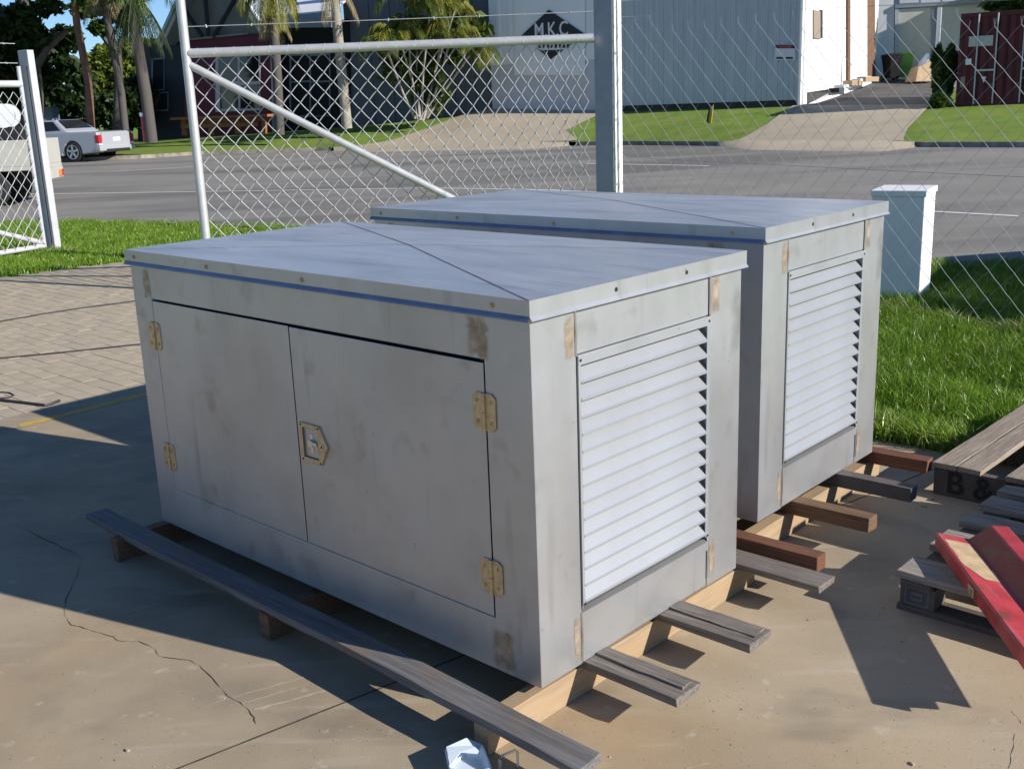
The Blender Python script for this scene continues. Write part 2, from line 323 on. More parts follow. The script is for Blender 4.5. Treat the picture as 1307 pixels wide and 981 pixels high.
# kerb on the far side, in stones
kerb = MB()
def kerb_run(us):
    P = [[], [], [], []]
    for u in us:
        k = Kpt(u); d = k * np.array([1, 1, 0]); d /= np.linalg.norm(d); z = np.array([0, 0, 1.])
        P[0].append(k + z * -0.05 - d * 0.02); P[1].append(k + z * 0.115 - d * 0.0); P[2].append(k + z * 0.128 + d * 0.03); P[3].append(k + z * 0.128 + d * 0.18)
    kerb.grid(P)
kerb_run([u for u in range(-700, 431, 20)]); kerb_run(list(range(735, 921, 12))); kerb_run(list(range(1165, 2100, 25)))
struct(kerb.build('kerb', MT['kerb']))
ap = MB()
for us in (list(range(426, 741, 15)), list(range(915, 1172, 12))):
    P = [[], [], []]
    for i, u in enumerate(us):
        k = Kpt(u); d = k * np.array([1, 1, 0]); d /= np.linalg.norm(d); z = np.array([0, 0, 1.]); q = min(1, min(i, len(us) - 1 - i) / 4 + .15)
        P[0].append(k - d * (1.9 * q) - z * .05); P[1].append(k - d * .01 + z * (.159 if q > .9 else .12 + .04 * q)); P[2].append(k + d * .12 + z * .12)
    ap.grid(P)
struct(ap.build('gutter_apron', MT['drive'], smooth=True))
# driveways, parts laid on the verge
def lofted(name, Lp, Rp, n, m, material, dz, parent=None, fn=verge3):
    Lp, Rp = np.array(Lp, float), np.array(Rp, float)
    def along(P, s):
        k = np.linspace(0, 1, len(P)); return np.array([np.interp(s, k, P[:, 0]), np.interp(s, k, P[:, 1])])
    G = []
    for i in range(n + 1):
        a_, b_ = along(Lp, i / n), along(Rp, i / n)
        G.append([fn(*(a_ + (b_ - a_) * j / m), dz) for j in range(m + 1)])
    return MB().grid(G).build(name, material, parent)
struct(lofted('driveway', [(425, 192), (500, 180.5), (545, 165), (590, 148), (636, 137.5)], [(700, 186), (738, 180), (722, 168), (765, 147), (795, 136)], 16, 14, MT['drive'], 0.035))
struct(lofted('driveway', [(918, 186), (948, 178), (978, 160), (1004, 141), (1012, 136)], [(1166, 187.5), (1152, 180), (1158, 166), (1180, 143), (1188, 135)], 14, 12, MT['drive'], 0.035))

# near verge / lawn sheet and yard surfaces
yawA, yawB = 0.81456, 0.83687
def ab(yaw): return np.array([math.cos(yaw), math.sin(yaw)]), np.array([-math.sin(yaw), math.cos(yaw)])
aA, bA = ab(yawA); oA = np.array([0.050, 2.638]); oB = np.array([0.887, 3.686])
def LA(x, y, z=0.0): q = oA + aA * x + bA * y; return np.array([q[0], q[1], z])
lw = MB(); lw.add([(-60, -20, -0.02), (60, -20, -0.02)] + [tuple(Npt(u) * np.array([1, 1, 0]) + np.array([0, 0.0, -0.02])) for u in COLS[::-1]], [tuple(range(2 + len(COLS)))])
struct(lw.build('lawn', MT['turf'], fix=False))
# concrete yard: a bed with slabs as parts, pavers beyond it
bed = MB(); e = -bA
# yard corner frame: pt = origin + a*s + b*t
def Q(s, t, z=0.0): return LA(s, t, z)
bed.prism([Q(-16, -12, -0.2), Q(2.72, -12, -0.2), Q(2.72, 1.0, -0.2), Q(2.72, 5.0, -0.2), Q(-16, 5.0, -0.2)], (0, 0, 0.15))
yard = struct(bed.build('concrete_yard', MT['crack']))
# joints: J1 measured in the photo
j0, j1 = gz(240, 975)[:2], gz(480, 880)[:2]; jd = (j1 - j0) / np.linalg.norm(j1 - j0)
def inter(p, d, q, e_):
    A_ = np.array([d, -e_]).T; s = np.linalg.solve(A_, q - p); return p + d * s[0]
pedge = gz(103, 511)[:2]  # slab / paver boundary, parallel to a
edge_q = np.array([1.79, 5.07])
c_far_l = pedge - aA * 14; c_far_r = inter(pedge, aA, edge_q, bA)
c_near_r = edge_q - bA * 14
jl = j0 - jd * 14; jr = inter(j0, jd, edge_q, bA)
def slab(poly, name='slab'):
    m_ = MB().prism([(p[0], p[1], -0.1) for p in poly], (0, 0, 0.1)); return m_.build(name, MT['conc'], yard, bevel=0.001)
nj = np.array([-jd[1], jd[0]]) * 0.0022
slab([jl + nj, jr + nj, c_far_r, c_far_l])
slab([jl - nj, jr - nj, c_near_r, c_near_r - aA * 30, jl - nj - bA * 8 - aA * 6])
def ribbon(pts, wds, name, m_, parent, z=0.0015):
    P = [[], []]; pts = [np.asarray(p)[:2] for p in pts]
    for i, p in enumerate(pts):
        t = pts[min(i + 1, len(pts) - 1)] - pts[max(i - 1, 0)]; t = t / (np.linalg.norm(t) + 1e-9); n_ = np.array([-t[1], t[0]]) * wds[i]
        P[0].append((*(p - n_), z)); P[1].append((*(p + n_), z))
    return MB().grid(P).build(name, m_, parent)
rnd = random.Random(7)
cr = [(20, 670), (62, 690), (100, 708), (103, 722), (97, 738), (84, 765), (82, 786), (92, 797), (112, 803), (142, 811), (152, 818), (178, 818), (196, 826), (204, 838), (240, 842), (256, 850), (272, 866), (285, 880), (290, 888), (312, 900), (324, 915), (328, 925)]
pts = []
for i in range(len(cr) - 1):
    for k in range(4):
        s = k / 4; pts.append(gz(cr[i][0] * (1 - s) + cr[i + 1][0] * s + rnd.uniform(-1.3, 1.3), cr[i][1] * (1 - s) + cr[i + 1][1] * s + rnd.uniform(-1, 1)))
ribbon(pts, [rnd.uniform(0.0002, 0.0015) * (0.4 + abs(math.sin(i_ * .37))) for i_, _ in enumerate(pts)], 'crack', MT['crackline'], yard)
jp = [j0 + jd * k_ * .05 for k_ in range(-14, 80)]; ribbon(jp, [rnd.uniform(.0025, .0042) for _ in jp], 'joint_filler', MT['crackline'], yard, .0008)
def scrape(p, q, wd):
    P0, P1 = gz(*p), gz(*q); ribbon([P0 + (P1 - P0) * s + np.array([rnd.uniform(-.003, .003), rnd.uniform(-.003, .003), 0]) for s in np.linspace(0, 1, 9)], [wd * rnd.uniform(0.2, 1) for _ in range(9)], 'scrape_mark', MT['scratch'], yard)
scrape((262, 901), (388, 864), 0.004); scrape((310, 898), (396, 872), 0.003); scrape((325, 906), (414, 882), 0.008); scrape((140, 788), (330, 735), 0.003)
scrape((1264, 923), (1290, 917), 0.002); scrape((1293, 907), (1305, 922), 0.002); scrape((1296, 935), (1290, 981), 0.002); scrape((875, 981), (918, 970), 0.002)
ribbon([gz(25, 543.5), gz(80, 530), gz(235, 491), gz(320, 470)], [0.035] * 4, 'yellow_line', MT['yellow_line'], yard)
# pavers
rp = random.Random(3)
bedp = MB(); pv_l = pedge + bA * 0.01
pv_edge = [gz(0, 355)[:2], gz(60, 345)[:2], gz(155, 334)[:2]]
bed2 = [pedge - aA * 14, c_far_r - bA * 0 , c_far_r + bA * 1.2 - aA * 0.2, pv_edge[2] + aA * 1.6, pv_edge[2], pv_edge[0], pv_edge[0] - aA * 8]
bedp.prism([(p[0], p[1], -0.2) for p in bed2], (0, 0, 0.1955))
pav = struct(bedp.build('paved_driveway', MT['sand']))
PL, PWD = 0.23, 0.115
pm = MB(); pm.box((-PWD / 2 + .002, -PL / 2 + .002, -0.05), (PWD / 2 - .002, PL / 2 - .002, 0.0))
pmesh = []
for k in range(4):
    o_ = pm.build('paver', MT['paver'][k]); pmesh.append(o_.data); bpy.data.objects.remove(o_)
def inside(p, poly):
    c = False; n = len(poly)
    for i in range(n):
        x1, y1 = poly[i]; x2, y2 = poly[(i + 1) % n]
        if (y1 > p[1]) != (y2 > p[1]) and p[0] < (x2 - x1) * (p[1] - y1) / (y2 - y1) + x1: c = not c
    return c
cand = []
for i in range(-110, 40):
    for j in range(0, 42):
        s = (i + 0.5) * PWD; t = (j + 0.5 + 0.5 * (i % 2)) * PL
        p = pedge + aA * s + bA * t
        if not inside(p, bed2): continue
        u, v = pj((*p, 0)); vis = -30 < u < 260 and v > 300
        cand.append((0 if vis else 1, np.hypot(*p), p))
halfs = []
for i in range(-109, 40, 2):
    p = pedge + aA * ((i + .5) * PWD) + bA * (.25 * PL)
    if inside(p, bed2): halfs.append(p)
cand.sort(key=lambda c: c[:2]); stuff = [MB() for _ in range(1)]
rotz = math.atan2(aA[1], aA[0])
for k, (vis, d, p) in enumerate(cand):
    dz = rp.uniform(-0.0015, 0.001); km = rp.choice([0, 0, 1, 2, 3]); tilt = rp.uniform(-.004, .004)
    if k < 300:
        o_ = bpy.data.objects.new('paver', pmesh[km]); C.objects.link(o_); o_.parent = pav
        o_.location = (p[0], p[1], dz); o_.rotation_euler = (tilt, rp.uniform(-.004, .004), rotz)
    else:
        c3 = np.array([p[0], p[1], dz - 0.025]); stuff[0].obox(c3, np.array([*aA, tilt]) * (PWD / 2 - .003), np.array([*bA, 0]) * (PL / 2 - .003), (0, 0, 0.025), km)
for p in halfs: stuff[0].obox((p[0], p[1], -.0255), np.array([*aA, 0]) * (PWD / 2 - .002), np.array([*bA, 0]) * (PL / 4 - .002), (0, 0, .025), rp.choice([0, 1, 2, 3]))
o_ = stuff[0].build('more_pavers', MT['paver'], pav, fix=False); o_['kind'] = 'stuff'

# =================================================================== grass
def blades(name, polys_fn, n, h0, h1, wid, seed, label, box, zf=lambda x, y: -0.02, dens=None, straw=0.06, lean=0.5):
    rg = np.random.default_rng(seed); x0, y0, x1, y1 = box
    P = np.empty((0, 2))
    while len(P) < n:
        c = rg.uniform((x0, y0), (x1, y1), (n * 2, 2)); k = np.array([polys_fn(q) for q in c]); P = np.vstack([P, c[k]])
    P = P[:n]; z = np.array([zf(*q) for q in P]); ang = rg.uniform(0, 2 * np.pi, n); h = rg.uniform(h0, h1, n) * (0.7 + 0.6 * np.abs(np.sin(P[:, 0] * 3.1 + 1.3 * np.sin(P[:, 1] * 2.3))))
    wd = wid * rg.uniform(0.6, 1.3, n); ln = h * rg.uniform(0.1, lean * 1.6, n); la = rg.uniform(0, 2 * np.pi, n)
    dx, dy = np.cos(ang) * wd, np.sin(ang) * wd; V = np.empty((n, 5, 3))
    bx, by = np.cos(la) * ln, np.sin(la) * ln
    V[:, 0] = np.c_[P[:, 0] - dx, P[:, 1] - dy, z]; V[:, 1] = np.c_[P[:, 0] + dx, P[:, 1] + dy, z]
    V[:, 2] = np.c_[P[:, 0] + dx * .8 + bx * .35, P[:, 1] + dy * .8 + by * .35, z + h * .6]; V[:, 3] = np.c_[P[:, 0] - dx * .8 + bx * .35, P[:, 1] - dy * .8 + by * .35, z + h * .6]
    V[:, 4] = np.c_[P[:, 0] + bx, P[:, 1] + by, z + h * rg.uniform(.8, 1, n)]
    me = bpy.data.meshes.new(name); base = np.arange(n)[:, None] * 5
    loops = np.hstack([base + np.array([[0, 1, 2, 3]]), base + np.array([[3, 2, 4]])]).ravel()
    me.vertices.add(n * 5); me.vertices.foreach_set('co', V.ravel()); me.loops.add(len(loops)); me.loops.foreach_set('vertex_index', loops.astype(np.int32))
    me.polygons.add(n * 2); st = (np.arange(n)[:, None] * 7 + np.array([[0, 4]])).ravel(); me.polygons.foreach_set('loop_start', st.astype(np.int32))
    for m_ in MT['blade']: me.materials.append(m_)
    mi = rg.choice(3, n, p=[0.55 - straw, 0.45, straw]); me.polygons.foreach_set('material_index', np.repeat(mi, 2).astype(np.int32)); me.update(calc_edges=True)
    o = bpy.data.objects.new(name, me); C.objects.link(o); tag(o, label, 'grass', kind='stuff'); return o
FD = np.array([0.66, -0.7513]); FO = np.array([3.25, 7.72])      # fence line on the right
def fence_xy(t): return FO + FD * t
lawn_poly = [tuple(edge_q + bA * 1.9), tuple(edge_q - bA * 2.6), (5.2, 3.6), (5.2, 6.4), tuple(fence_xy(1.5)), tuple(fence_xy(-3.3)), (0.3, 8.6)]
blades('lawn_grass', lambda q: inside(q, lawn_poly) and -0.5 < q[0] - q[1] * 0.25 - 0.0 and q[0] / q[1] < 0.56, 70000, 0.05, 0.13, 0.0028, 1, 'thick bright green grass growing between the boxes and the mesh fence', (0.5, 3.4, 5.2, 9.8))
def near_v(q):
    u, v = pj((*q, 0)); 
    if u < -40 or u > 1360: return False
    n_ = Npt(u); d = np.hypot(*q)
    return d < np.hypot(*n_[:2]) - 0.05
def vl(q): return near_v(q) and not inside(q, bed2) and q[1] > 11 and q[0] < -1.5 and rg_sel(q)
def rg_sel(q):
    d1 = cr2(aA, q - pv_edge[0]); return d1 > 0.02
blades('verge_grass', vl, 60000, 0.03, 0.085, 0.0042, 2, 'green verge grass along the near road edge behind the gate leaves', (-9.5, 11.2, -1.5, 19), straw=0.08)
def vr(q): return near_v(q) and q[0] > 2.2 and cr2(FD, q - FO) > 0.12
blades('kerbside_grass', vr, 45000, 0.04, 0.11, 0.0032, 4, 'green roadside grass beyond the mesh fence round the white pillar', (2.2, 6.4, 7.5, 12), straw=0.08)

def nearedge(q):
    d = cr2(bA, np.asarray(q) - edge_q); return -0.10 < d < 0.03 or abs(cr2(FD, np.asarray(q) - FO)) < .10
blades('weed_fringe', lambda q: (inside(q, lawn_poly) or nearedge(q)) and nearedge(q) and q[0] / q[1] < .56, 5200, 0.03, 0.16, 0.0036, 9, 'straggly yellowing weeds along the slab edge and the foot of the fence', (0.5, 3.4, 5.2, 10.4), straw=0.45, lean=.9)
def grit():
    rg = random.Random(77); m_ = MB()
    for _ in range(2600):
        u, v = rg.uniform(0, 1307), 640 + 341 * rg.random() ** .8
        p = gz(u, v)
        if np.hypot(p[0], p[1]) > 7 or cr2(aA, p[:2] - pedge) > -.05 or cr2(bA, p[:2] - edge_q) < .05: continue
        lx, ly = (p[:2] - oA) @ aA, (p[:2] - oA) @ bA
        if -.02 < lx < 1.3 and -.02 < ly < 2.2: continue
        s_ = rg.uniform(.0007, .0022) * (2.0 if rg.random() < .03 else 1); a = rg.uniform(0, 6.28); z = .0002
        c_ = [(p[0] + s_ * math.cos(a + k * 2.09) * rg.uniform(.6, 1.3), p[1] + s_ * math.sin(a + k * 2.09) * rg.uniform(.6, 1.3), z) for k in range(3)] + [(p[0], p[1], s_ * rg.uniform(.6, 1.2))]
        m_.add(c_, [(0, 1, 3), (1, 2, 3), (2, 0, 3)], rg.choice([0, 0, 1, 2]))
    return m_
tag(grit().build('grit', [MT['scratch'], MT['kerb'], MT['crackline']], None, fix=False), 'fine grit and pebbles scattered over the concrete yard', 'grit', kind='stuff')
# =================================================================== METAL ENCLOSURES
EL, EW, EH = 2.020, 1.007, 1.0845
def make_enclosure(label):
    t = thing('metal_enclosure', label, 'enclosure', group='aluminium equipment enclosures on timber')
    th = 0.003
    b = MB()   # sheet metal shell: frame of front (x=0), right end (y=0), back, left end, floor
    dy0, dy1, dz0, dz1 = 0.166, 1.892, 0.160, 0.910
    b.box((0, 0.0, 0), (th, dy0, EH - .012)); b.box((0, dy1, 0), (th, EL, EH - .012)); b.box((0, dy0, dz1), (th, dy1, EH - .012)); b.box((0, dy0, 0), (th, dy1, dz0))
    lx0, lx1, lz0, lz1 = 0.178, 0.826, 0.160, 0.908
    b.box((th, 0, 0), (lx0, th, EH - .012)); b.box((lx1, 0, 0), (EW - th, th, EH - .012)); b.box((lx0, 0.004, lz1), (lx1, 0.004 + th, EH - .012)); b.box((lx0, 0.003, 0.0), (lx1, 0.003 + th, lz0))
    b.box((EW - th, 0, 0), (EW, EL, EH - .012)); b.box((th, EL - th, 0), (EW - th, EL, EH - .012)); b.box((th, th, 0), (EW - th, EL - th, 0.004))
    # door return flanges
    b.box((th, dy0, dz0), (0.03, dy0 + .002, dz1)); b.box((th, dy1 - .002, dz0), (0.03, dy1, dz1)); b.box((th, dy0, dz1 - .002), (0.03, dy1, dz1)); b.box((th, dy0, dz0), (0.03, dy1, dz0 + .002))
    b.build('cabinet_shell', MT['steel'], t, bevel=0.0012)
    bk = MB(); bk.box((0.032, dy0, dz0), (0.036, dy1, dz1)); bk.build('dark_backing', MT['black'], t)  # black sheet painted for the unlit inside showing through the door gaps
    # folded bottom panel lip on the right end
    lp = MB(); lp.prism([(lx0, -0.004, lz0 - .03), (lx0, -0.004, lz0 + .0), (lx0, 0.014, lz0 + .004), (lx0, 0.05, lz0 + .004), (lx0, 0.05, lz0), (lx0, 0.0025, lz0 - .03)], (lx1 - lx0, 0, 0)); lp.build('sill_lip', MT['steel'], t)
    sp = 1.038
    dr = MB(); dr.box((-0.001, dy0 + .005, dz0 + .005), (0.002, sp - .003, dz1 - .011)); d1 = dr.build('door', MT['steel'], t, bevel=0.001)
    dr = MB(); dr.box((-0.001, sp + .003, dz0 + .005), (0.002, dy1 - .005, dz1 - .009)); d2 = dr.build('door', MT['steel'], t, bevel=0.001)
    # hinges
    def hinge(y, z, par, sgn):
        h = MB(); ax = MB()
        for s in (-1, 1):
            c = 0.006; y0, y1 = (y + .004, y + .042) if s > 0 else (y - .042, y - .004)
            oy = y1 if s > 0 else y0
            poly = [(-.0045, y0 if s > 0 else y1, z), (-.0045, oy - s * .014, z), (-.0045, oy, z + .012), (-.0045, oy, z + .094), (-.0045, oy - s * .014, z + .106), (-.0045, y0 if s > 0 else y1, z + .106)]
            h.prism(poly, (.0035, 0, 0))
        h.tube([(-.0065, y, z), (-.0065, y, z + .0525)], .0062, 10); h.tube([(-.0065, y, z + .0535), (-.0065, y, z + .106)], .0062, 10)
        ho = h.build('hinge', MT['zinc'], t, bevel=0.0008)
        for yy in (y - .026, y + .026):
            for zz in (z + .024, z + .082):
                s_ = MB(); s_.tube([(-.0045, yy, zz), (-.0062, yy, zz)], .0065, 8); s_.add([(-.0063, yy - .0012, zz - .005), (-.0063, yy + .0012, zz - .005), (-.0063, yy + .0012, zz + .005), (-.0063, yy - .0012, zz + .005)], [(0, 1, 2, 3)], 1)
                s_.build('screw', [MT['zinc'], MT['black']], ho)
    hinge(0.171, .712, d1, 1); hinge(0.171, .232, d1, 1); hinge(1.894, .715, d2, -1); hinge(1.894, .240, d2, -1)
    # paddle latch with a five-sided face plate
    pl = MB(); ring = lambda k, x: [(x, 1.016 - k, .459 + k), (x, .914 + k * .5, .459 + k), (x, .877 + k, .5255), (x, .914 + k * .5, .589 - k), (x, 1.016 - k, .589 - k)]
    o4, i4 = ring(0, -.008), None
    inner = [(-.008, 1.003, .474), (-.008, .925, .474), (-.008, .925, .52), (-.008, .925, .575), (-.008, 1.003, .575)]
    dish = [(.010, 0.998, .480), (.010, .93, .480), (.010, .93, .52), (.010, .93, .570), (.010, 0.998, .570)]
    bckp = ring(-.001, -.0012)
    pl.add(bckp + o4 + inner + dish, [(i, (i + 1) % 5, 5 + (i + 1) % 5, 5 + i) for i in range(5)] + [(5 + i, 5 + (i + 1) % 5, 10 + (i + 1) % 5, 10 + i) for i in range(5)] + [(10 + i, 10 + (i + 1) % 5, 15 + (i + 1) % 5, 15 + i) for i in range(5)] + [(15, 16, 17, 18, 19)]); pl.mi[-6:] = [1] * 6
    plate = pl.build('latch', [MT['zinc'], MT['zinc_shade']], t, smooth=False, bevel=0.0008)
    hb = MB(); hb.box((-.004, .955, .492), (.004, .972, .556)); hb.tube([(-.012, .962, .525), (.006, .962, .525)], .013, 12); hb.box((-.010, .93, .519), (-.004, .955, .531)); hb.build('latch_handle', MT['chrome'], plate, bevel=0.001)
    hb = MB(); hb.box((.0085, .934, .481), (.0095, .994, .502)); hb.build('latch_film', MT['film'], plate)
    hb = MB(); hb.tube([(-.0075, .902, .524), (-.011, .902, .524)], .009, 12); hb.tube([(-.009, .902, .524), (-.0115, .902, .524)], .005, 10, 1); hb.build('key_barrel', [MT['chrome'], MT['black']], plate)
    for (yy, zz) in [(1.0095, .5825), (1.0095, .4655), (.918, .4655), (.918, .5825)]:
        s_ = MB(); s_.tube([(-.008, yy, zz), (-.0092, yy, zz)], .0032, 8); s_.build('screw', MT['black'], plate)
    # louvre set
    fr = MB(); f0, f1 = lx0 + .004, lx1 - .003
    fr.box((f0, -.006, lz1 - .030), (f1, -.002, lz1 - .003)); fr.box((f0, -.002, lz1 - .007), (f1, .04, lz1 - .003))
    fr.box((f1 - .016, -.005, lz0 + .02), (f1, -.002, lz1 - .030)); fr.box((f1 - .003, -.002, lz0 + .01), (f1, .055, lz1 - .007)); fr.box((f0, -.005, lz0 + .02), (f0 + .010, -.002, lz1 - .030)); fr.box((f0, -.002, lz0 + .01), (f0 + .003, .055, lz1 - .007))
    fr.build('louvre_frame', MT['louvre'], t, bevel=0.0006)
    lb = MB(); lb.box((lx0, .056, lz0), (lx1, .060, lz1)); lb.build('louvre_backing', MT['black'], t)
    nb = 14; top = lz1 - .030; pitch = (top - (lz0 + .028)) / nb; bl0 = None
    prof = [(.040, 0.004), (-.004, -pitch * .86), (-.0062, -pitch * .90), (-.0062, -pitch * 1.02), (.004, -pitch * 1.04), (.0045, -pitch * 1.02), (-.0045, -pitch * .99), (-.0045, -pitch * .90), (.0405, 0.0015)]
    pts0 = [(f0 + .0105, y, z) for y, z in prof]
    for k in range(nb):
        if bl0 is None:
            bl0 = MB().prism(pts0, (f1 - f0 - .014, 0, 0)).build('louvre_blade', MT['louvre'], t); o_ = bl0
        else:
            o_ = bpy.data.objects.new('louvre_blade', bl0.data); C.objects.link(o_); o_.parent = t
        o_.location = (0, 0, top - .0 - pitch * k); o_.rotation_euler = (random.Random(k).uniform(-.02, .02), random.Random(k + 50).uniform(-.0015, .0015), 0)
    for (xx, zz) in [(f0 + .008, lz1 - .016), (f1 - .008, lz1 - .016), (f0 + .006, lz0 + .024), (f1 - .006, lz0 + .024)]:
        s_ = MB(); s_.tube([(xx, -.006, zz), (xx, -.0078, zz)], .004, 8); s_.build('rivet', MT['black'], t)
    # ground-off weld patches
    def patch(face, u0, u1, z0, z1, m_='weld'):
        rr = random.Random(int(u0 * 1000 + z0 * 77)); nu, nz_ = 6, 8; P = []; at = []
        for i in range(nz_):
            row = []
            for k in range(nu):
                fu, fz = k / (nu - 1), i / (nz_ - 1); uq = u0 + (u1 - u0) * fu; zq = z0 + (z1 - z0) * fz
                row.append((-.0006, uq, zq) if face == 'f' else (uq, -.0007, zq)); at.append(min(1, 4.5 * min(fu, 1 - fu, fz, 1 - fz) * rr.uniform(.7, 1.2)))
            P.append(row)
        o = MB().grid(P).build('weld_patch', MT[m_], t, fix=False); ab_ = o.data.attributes.new('edge', 'FLOAT', 'POINT'); ab_.data.foreach_set('value', at)
    patch('f', .140, .235, .900, 1.032); patch('f', .085, .19, .002, .14); patch('f', 1.882, 1.945, .895, 1.032)
    patch('r', .128, .1775, .890, 1.032); patch('r', .8265, .888, .900, 1.033); patch('r', .140, .1775, .002, .165); patch('r', .8265, .875, .010, .168)
    for (xx, z0, z1) in [(.177, .905, 1.03), (.8265, .03, .165), (.1775, .01, .16), (.8268, .905, 1.03)]:
        bd = MB(); bd.tube([(xx, -.001, z0), (xx + .001, -.003, (z0 + z1) / 2), (xx, -.001, z1)], .0035, 6)
        bd.build('weld_bead', MT['chrome'], t, smooth=True)
    # lid: shallow cross-broken top, skirt with flared lip, screws, blue film strip
    oh = .012; x0, x1, y0, y1 = -oh, EW + oh, -oh, EL + oh; cx, cy = EW / 2, EL / 2; zt = EH; zl = 1.034
    ld = MB(); ld.add([(x0, y0, zt), (x1, y0, zt), (x1, y1, zt), (x0, y1, zt), (cx, cy, zt + .018)], [(0, 1, 4), (1, 2, 4), (2, 3, 4), (3, 0, 4)])
    fl = .007
    for (p, q, n_) in [((x0, y0), (x1, y0), (0, -1)), ((x1, y0), (x1, y1), (1, 0)), ((x1, y1), (x0, y1), (0, 1)), ((x0, y1), (x0, y0), (-1, 0))]:
        P = [[(p[0], p[1], zt), (q[0], q[1], zt)], [(p[0], p[1], zl + .008), (q[0], q[1], zl + .008)], [(p[0] + n_[0] * fl, p[1] + n_[1] * fl, zl), (q[0] + n_[0] * fl, q[1] + n_[1] * fl, zl)], [(p[0] + n_[0] * fl, p[1] + n_[1] * fl, zl - .002), (q[0] + n_[0] * fl, q[1] + n_[1] * fl, zl - .002)]]
        ld.grid(P, 1)
    ld.box((x0 + .002, y0 + .002, zt - .004), (x1 - .002, y1 - .002, zt - .002))
    lid = ld.build('lid', [MT['lidsteel'], MT['steel']], t, fix=True)
    for k_, (p, q, wd_) in enumerate([((x0, y0), (x1, y1), .0028), ((x1, y0), (x0, y1), .0016)]):
        p, q = np.array(p), np.array(q); t_ = (q - p) / np.linalg.norm(q - p); nn = np.array([-t_[1], t_[0]]) * wd_; cm = MB()
        P = [[], []]
        for s_ in (0.0, .5, 1.0):
            c_ = p + (q - p) * s_; z_ = zt + .018 * (1 - abs(s_ - .5) * 2) + .0012
            P[0].append((*(c_ - nn), z_)); P[1].append((*(c_ + nn), z_))
        cm.grid(P); cm.build('fold_line', MT['fold'], lid)
    fs = MB(); fs.add([(x0 - .0012, y0 + .002, zl + .010), (x0 - .0012, y1 - .002, zl + .010), (x0 - fl - .0012, y1 - .002, zl), (x0 - fl - .0012, y0 + .002, zl), (x0 - fl - .0012, y0 + .002, zl - .004), (x0 - fl - .0012, y1 - .002, zl - .004)], [(0, 1, 2, 3), (3, 2, 5, 4)]); fs.build('film_strip', MT['film'], lid)
    for y in (.12, .93, 1.47, 1.965):
        s_ = MB(); s_.tube([(x0, y, zl + .026), (x0 - .004, y, zl + .026)], .0075, 10); s_.tube([(x0 - .004, y, zl + .026), (x0 - .006, y, zl + .026)], .004, 6); s_.build('screw', MT['zinc'], lid)
    for x in (.341, .681):
        s_ = MB(); s_.tube([(x, y0 + .001, zl + .027), (x, y0 - .0012, zl + .027)], .0065, 10); s_.build('screw', MT['black'], lid)
    return t
encA = make_enclosure('nearer silver sheet metal enclosure with two closed front doors and louvred end')
encA.location = (oA[0], oA[1], 0.12); encA.rotation_euler = (0, 0, yawA)
encB = copy_tree(encA); encB['label'] = 'farther silver sheet metal enclosure standing behind the nearer one beside the lawn'
encB.location = (oB[0], oB[1], 0.152); encB.rotation_euler = (0, 0, yawB)

# =================================================================== TIMBER UNDER THE ENCLOSURES
def wob(lo, hi, axis, n, amp, seed, taper=0.0):
    """a sawn timber: box with n cuts along its axis, edges slightly uneven"""
    rr = random.Random(seed); m_ = MB(); lo = list(lo); hi = list(hi); rings = []
    o1, o2 = [k for k in range(3) if k != axis]
    for i in range(n + 1):
        s = lo[axis] + (hi[axis] - lo[axis]) * i / n; r_ = []
        for (p, q) in ((0, 0), (1, 0), (1, 1), (0, 1)):
            c = [0, 0, 0]; c[axis] = s + (rr.uniform(-amp, amp) * 1.5 if i in (0, n) else 0)
            c[o1] = (hi if p else lo)[o1] + rr.uniform(-amp, amp); c[o2] = (hi if q else lo)[o2] + (rr.uniform(-amp, amp) * .6 if q else rr.uniform(0, amp) * .2)
            r_.append(tuple(c))
        rings.append(r_)
    vs = [p for r_ in rings for p in r_]; fs = [(0, 3, 2, 1), tuple(n * 4 + k for k in range(4))]
    for i in range(n):
        for k in range(4): fs.append((i * 4 + k, i * 4 + (k + 1) % 4, i * 4 + 4 + (k + 1) % 4, i * 4 + 4 + k))
    return m_.add(vs, fs)
pA = thing('timber_skid', 'timber skid of grey boards on pale pine bearers under the nearer metal enclosure', 'skid', (*oA, 0), yawA, 'timber skids under the enclosures')
for k, y in enumerate((0.022, 1.02, 2.03)):
    wob((-0.195, y, 0.0), (1.17, y + .05, .094), 0, 8, .0015, 11 + k).build('bearer', MT['pine' if k == 0 else 'brown_wood'], pA, bevel=.002)
fp = wob((-0.215, -0.305, .0945), (-0.122, 2.36, .119), 1, 16, .003, 21)
fp.v = [(x + 0.056 * (y + .3) / 2.66, y, z - 0.004 + .006 * math.sin(y * 2.4)) for x, y, z in fp.v]
fp.build('front_plank', MT['plank_wood'], pA, bevel=.002)
for k, (x0, x1, z0, z1, m_) in enumerate([(.190, .305, .0945, .1195, 'grey_wood'), (.565, .690, .0945, .1195, 'grey_wood')]):
    wob((x0, -0.315, z0), (x1, 2.30, z1), 1, 14, .0025, 31 + k).build('board', MT[m_], pA, bevel=.002)
    # a second layer splinter on the board, as the split grain shows
    wob((x0 + .05, -0.30, z1 - .002), (x1 - .012, 0.0, z1 + .006), 1, 6, .003, 41 + k).build('splinter', MT[m_], pA)
wob((1.045, -0.29, .0945), (1.155, 2.30, .118), 1, 14, .0025, 35).build('board', MT['grey_wood'], pA, bevel=.002)
pB = thing('timber_skid', 'timber skid of red brown hardwood battens on pine bearers under the farther enclosure', 'skid', (*oB, 0), yawB, 'timber skids under the enclosures')
for k, y in enumerate((0.018, 1.0, 1.98)):
    wob((-0.17, y, 0.0), (1.14, y + .05, .094), 0, 8, .0015, 51 + k).build('bearer', MT['pine'], pB, bevel=.002)
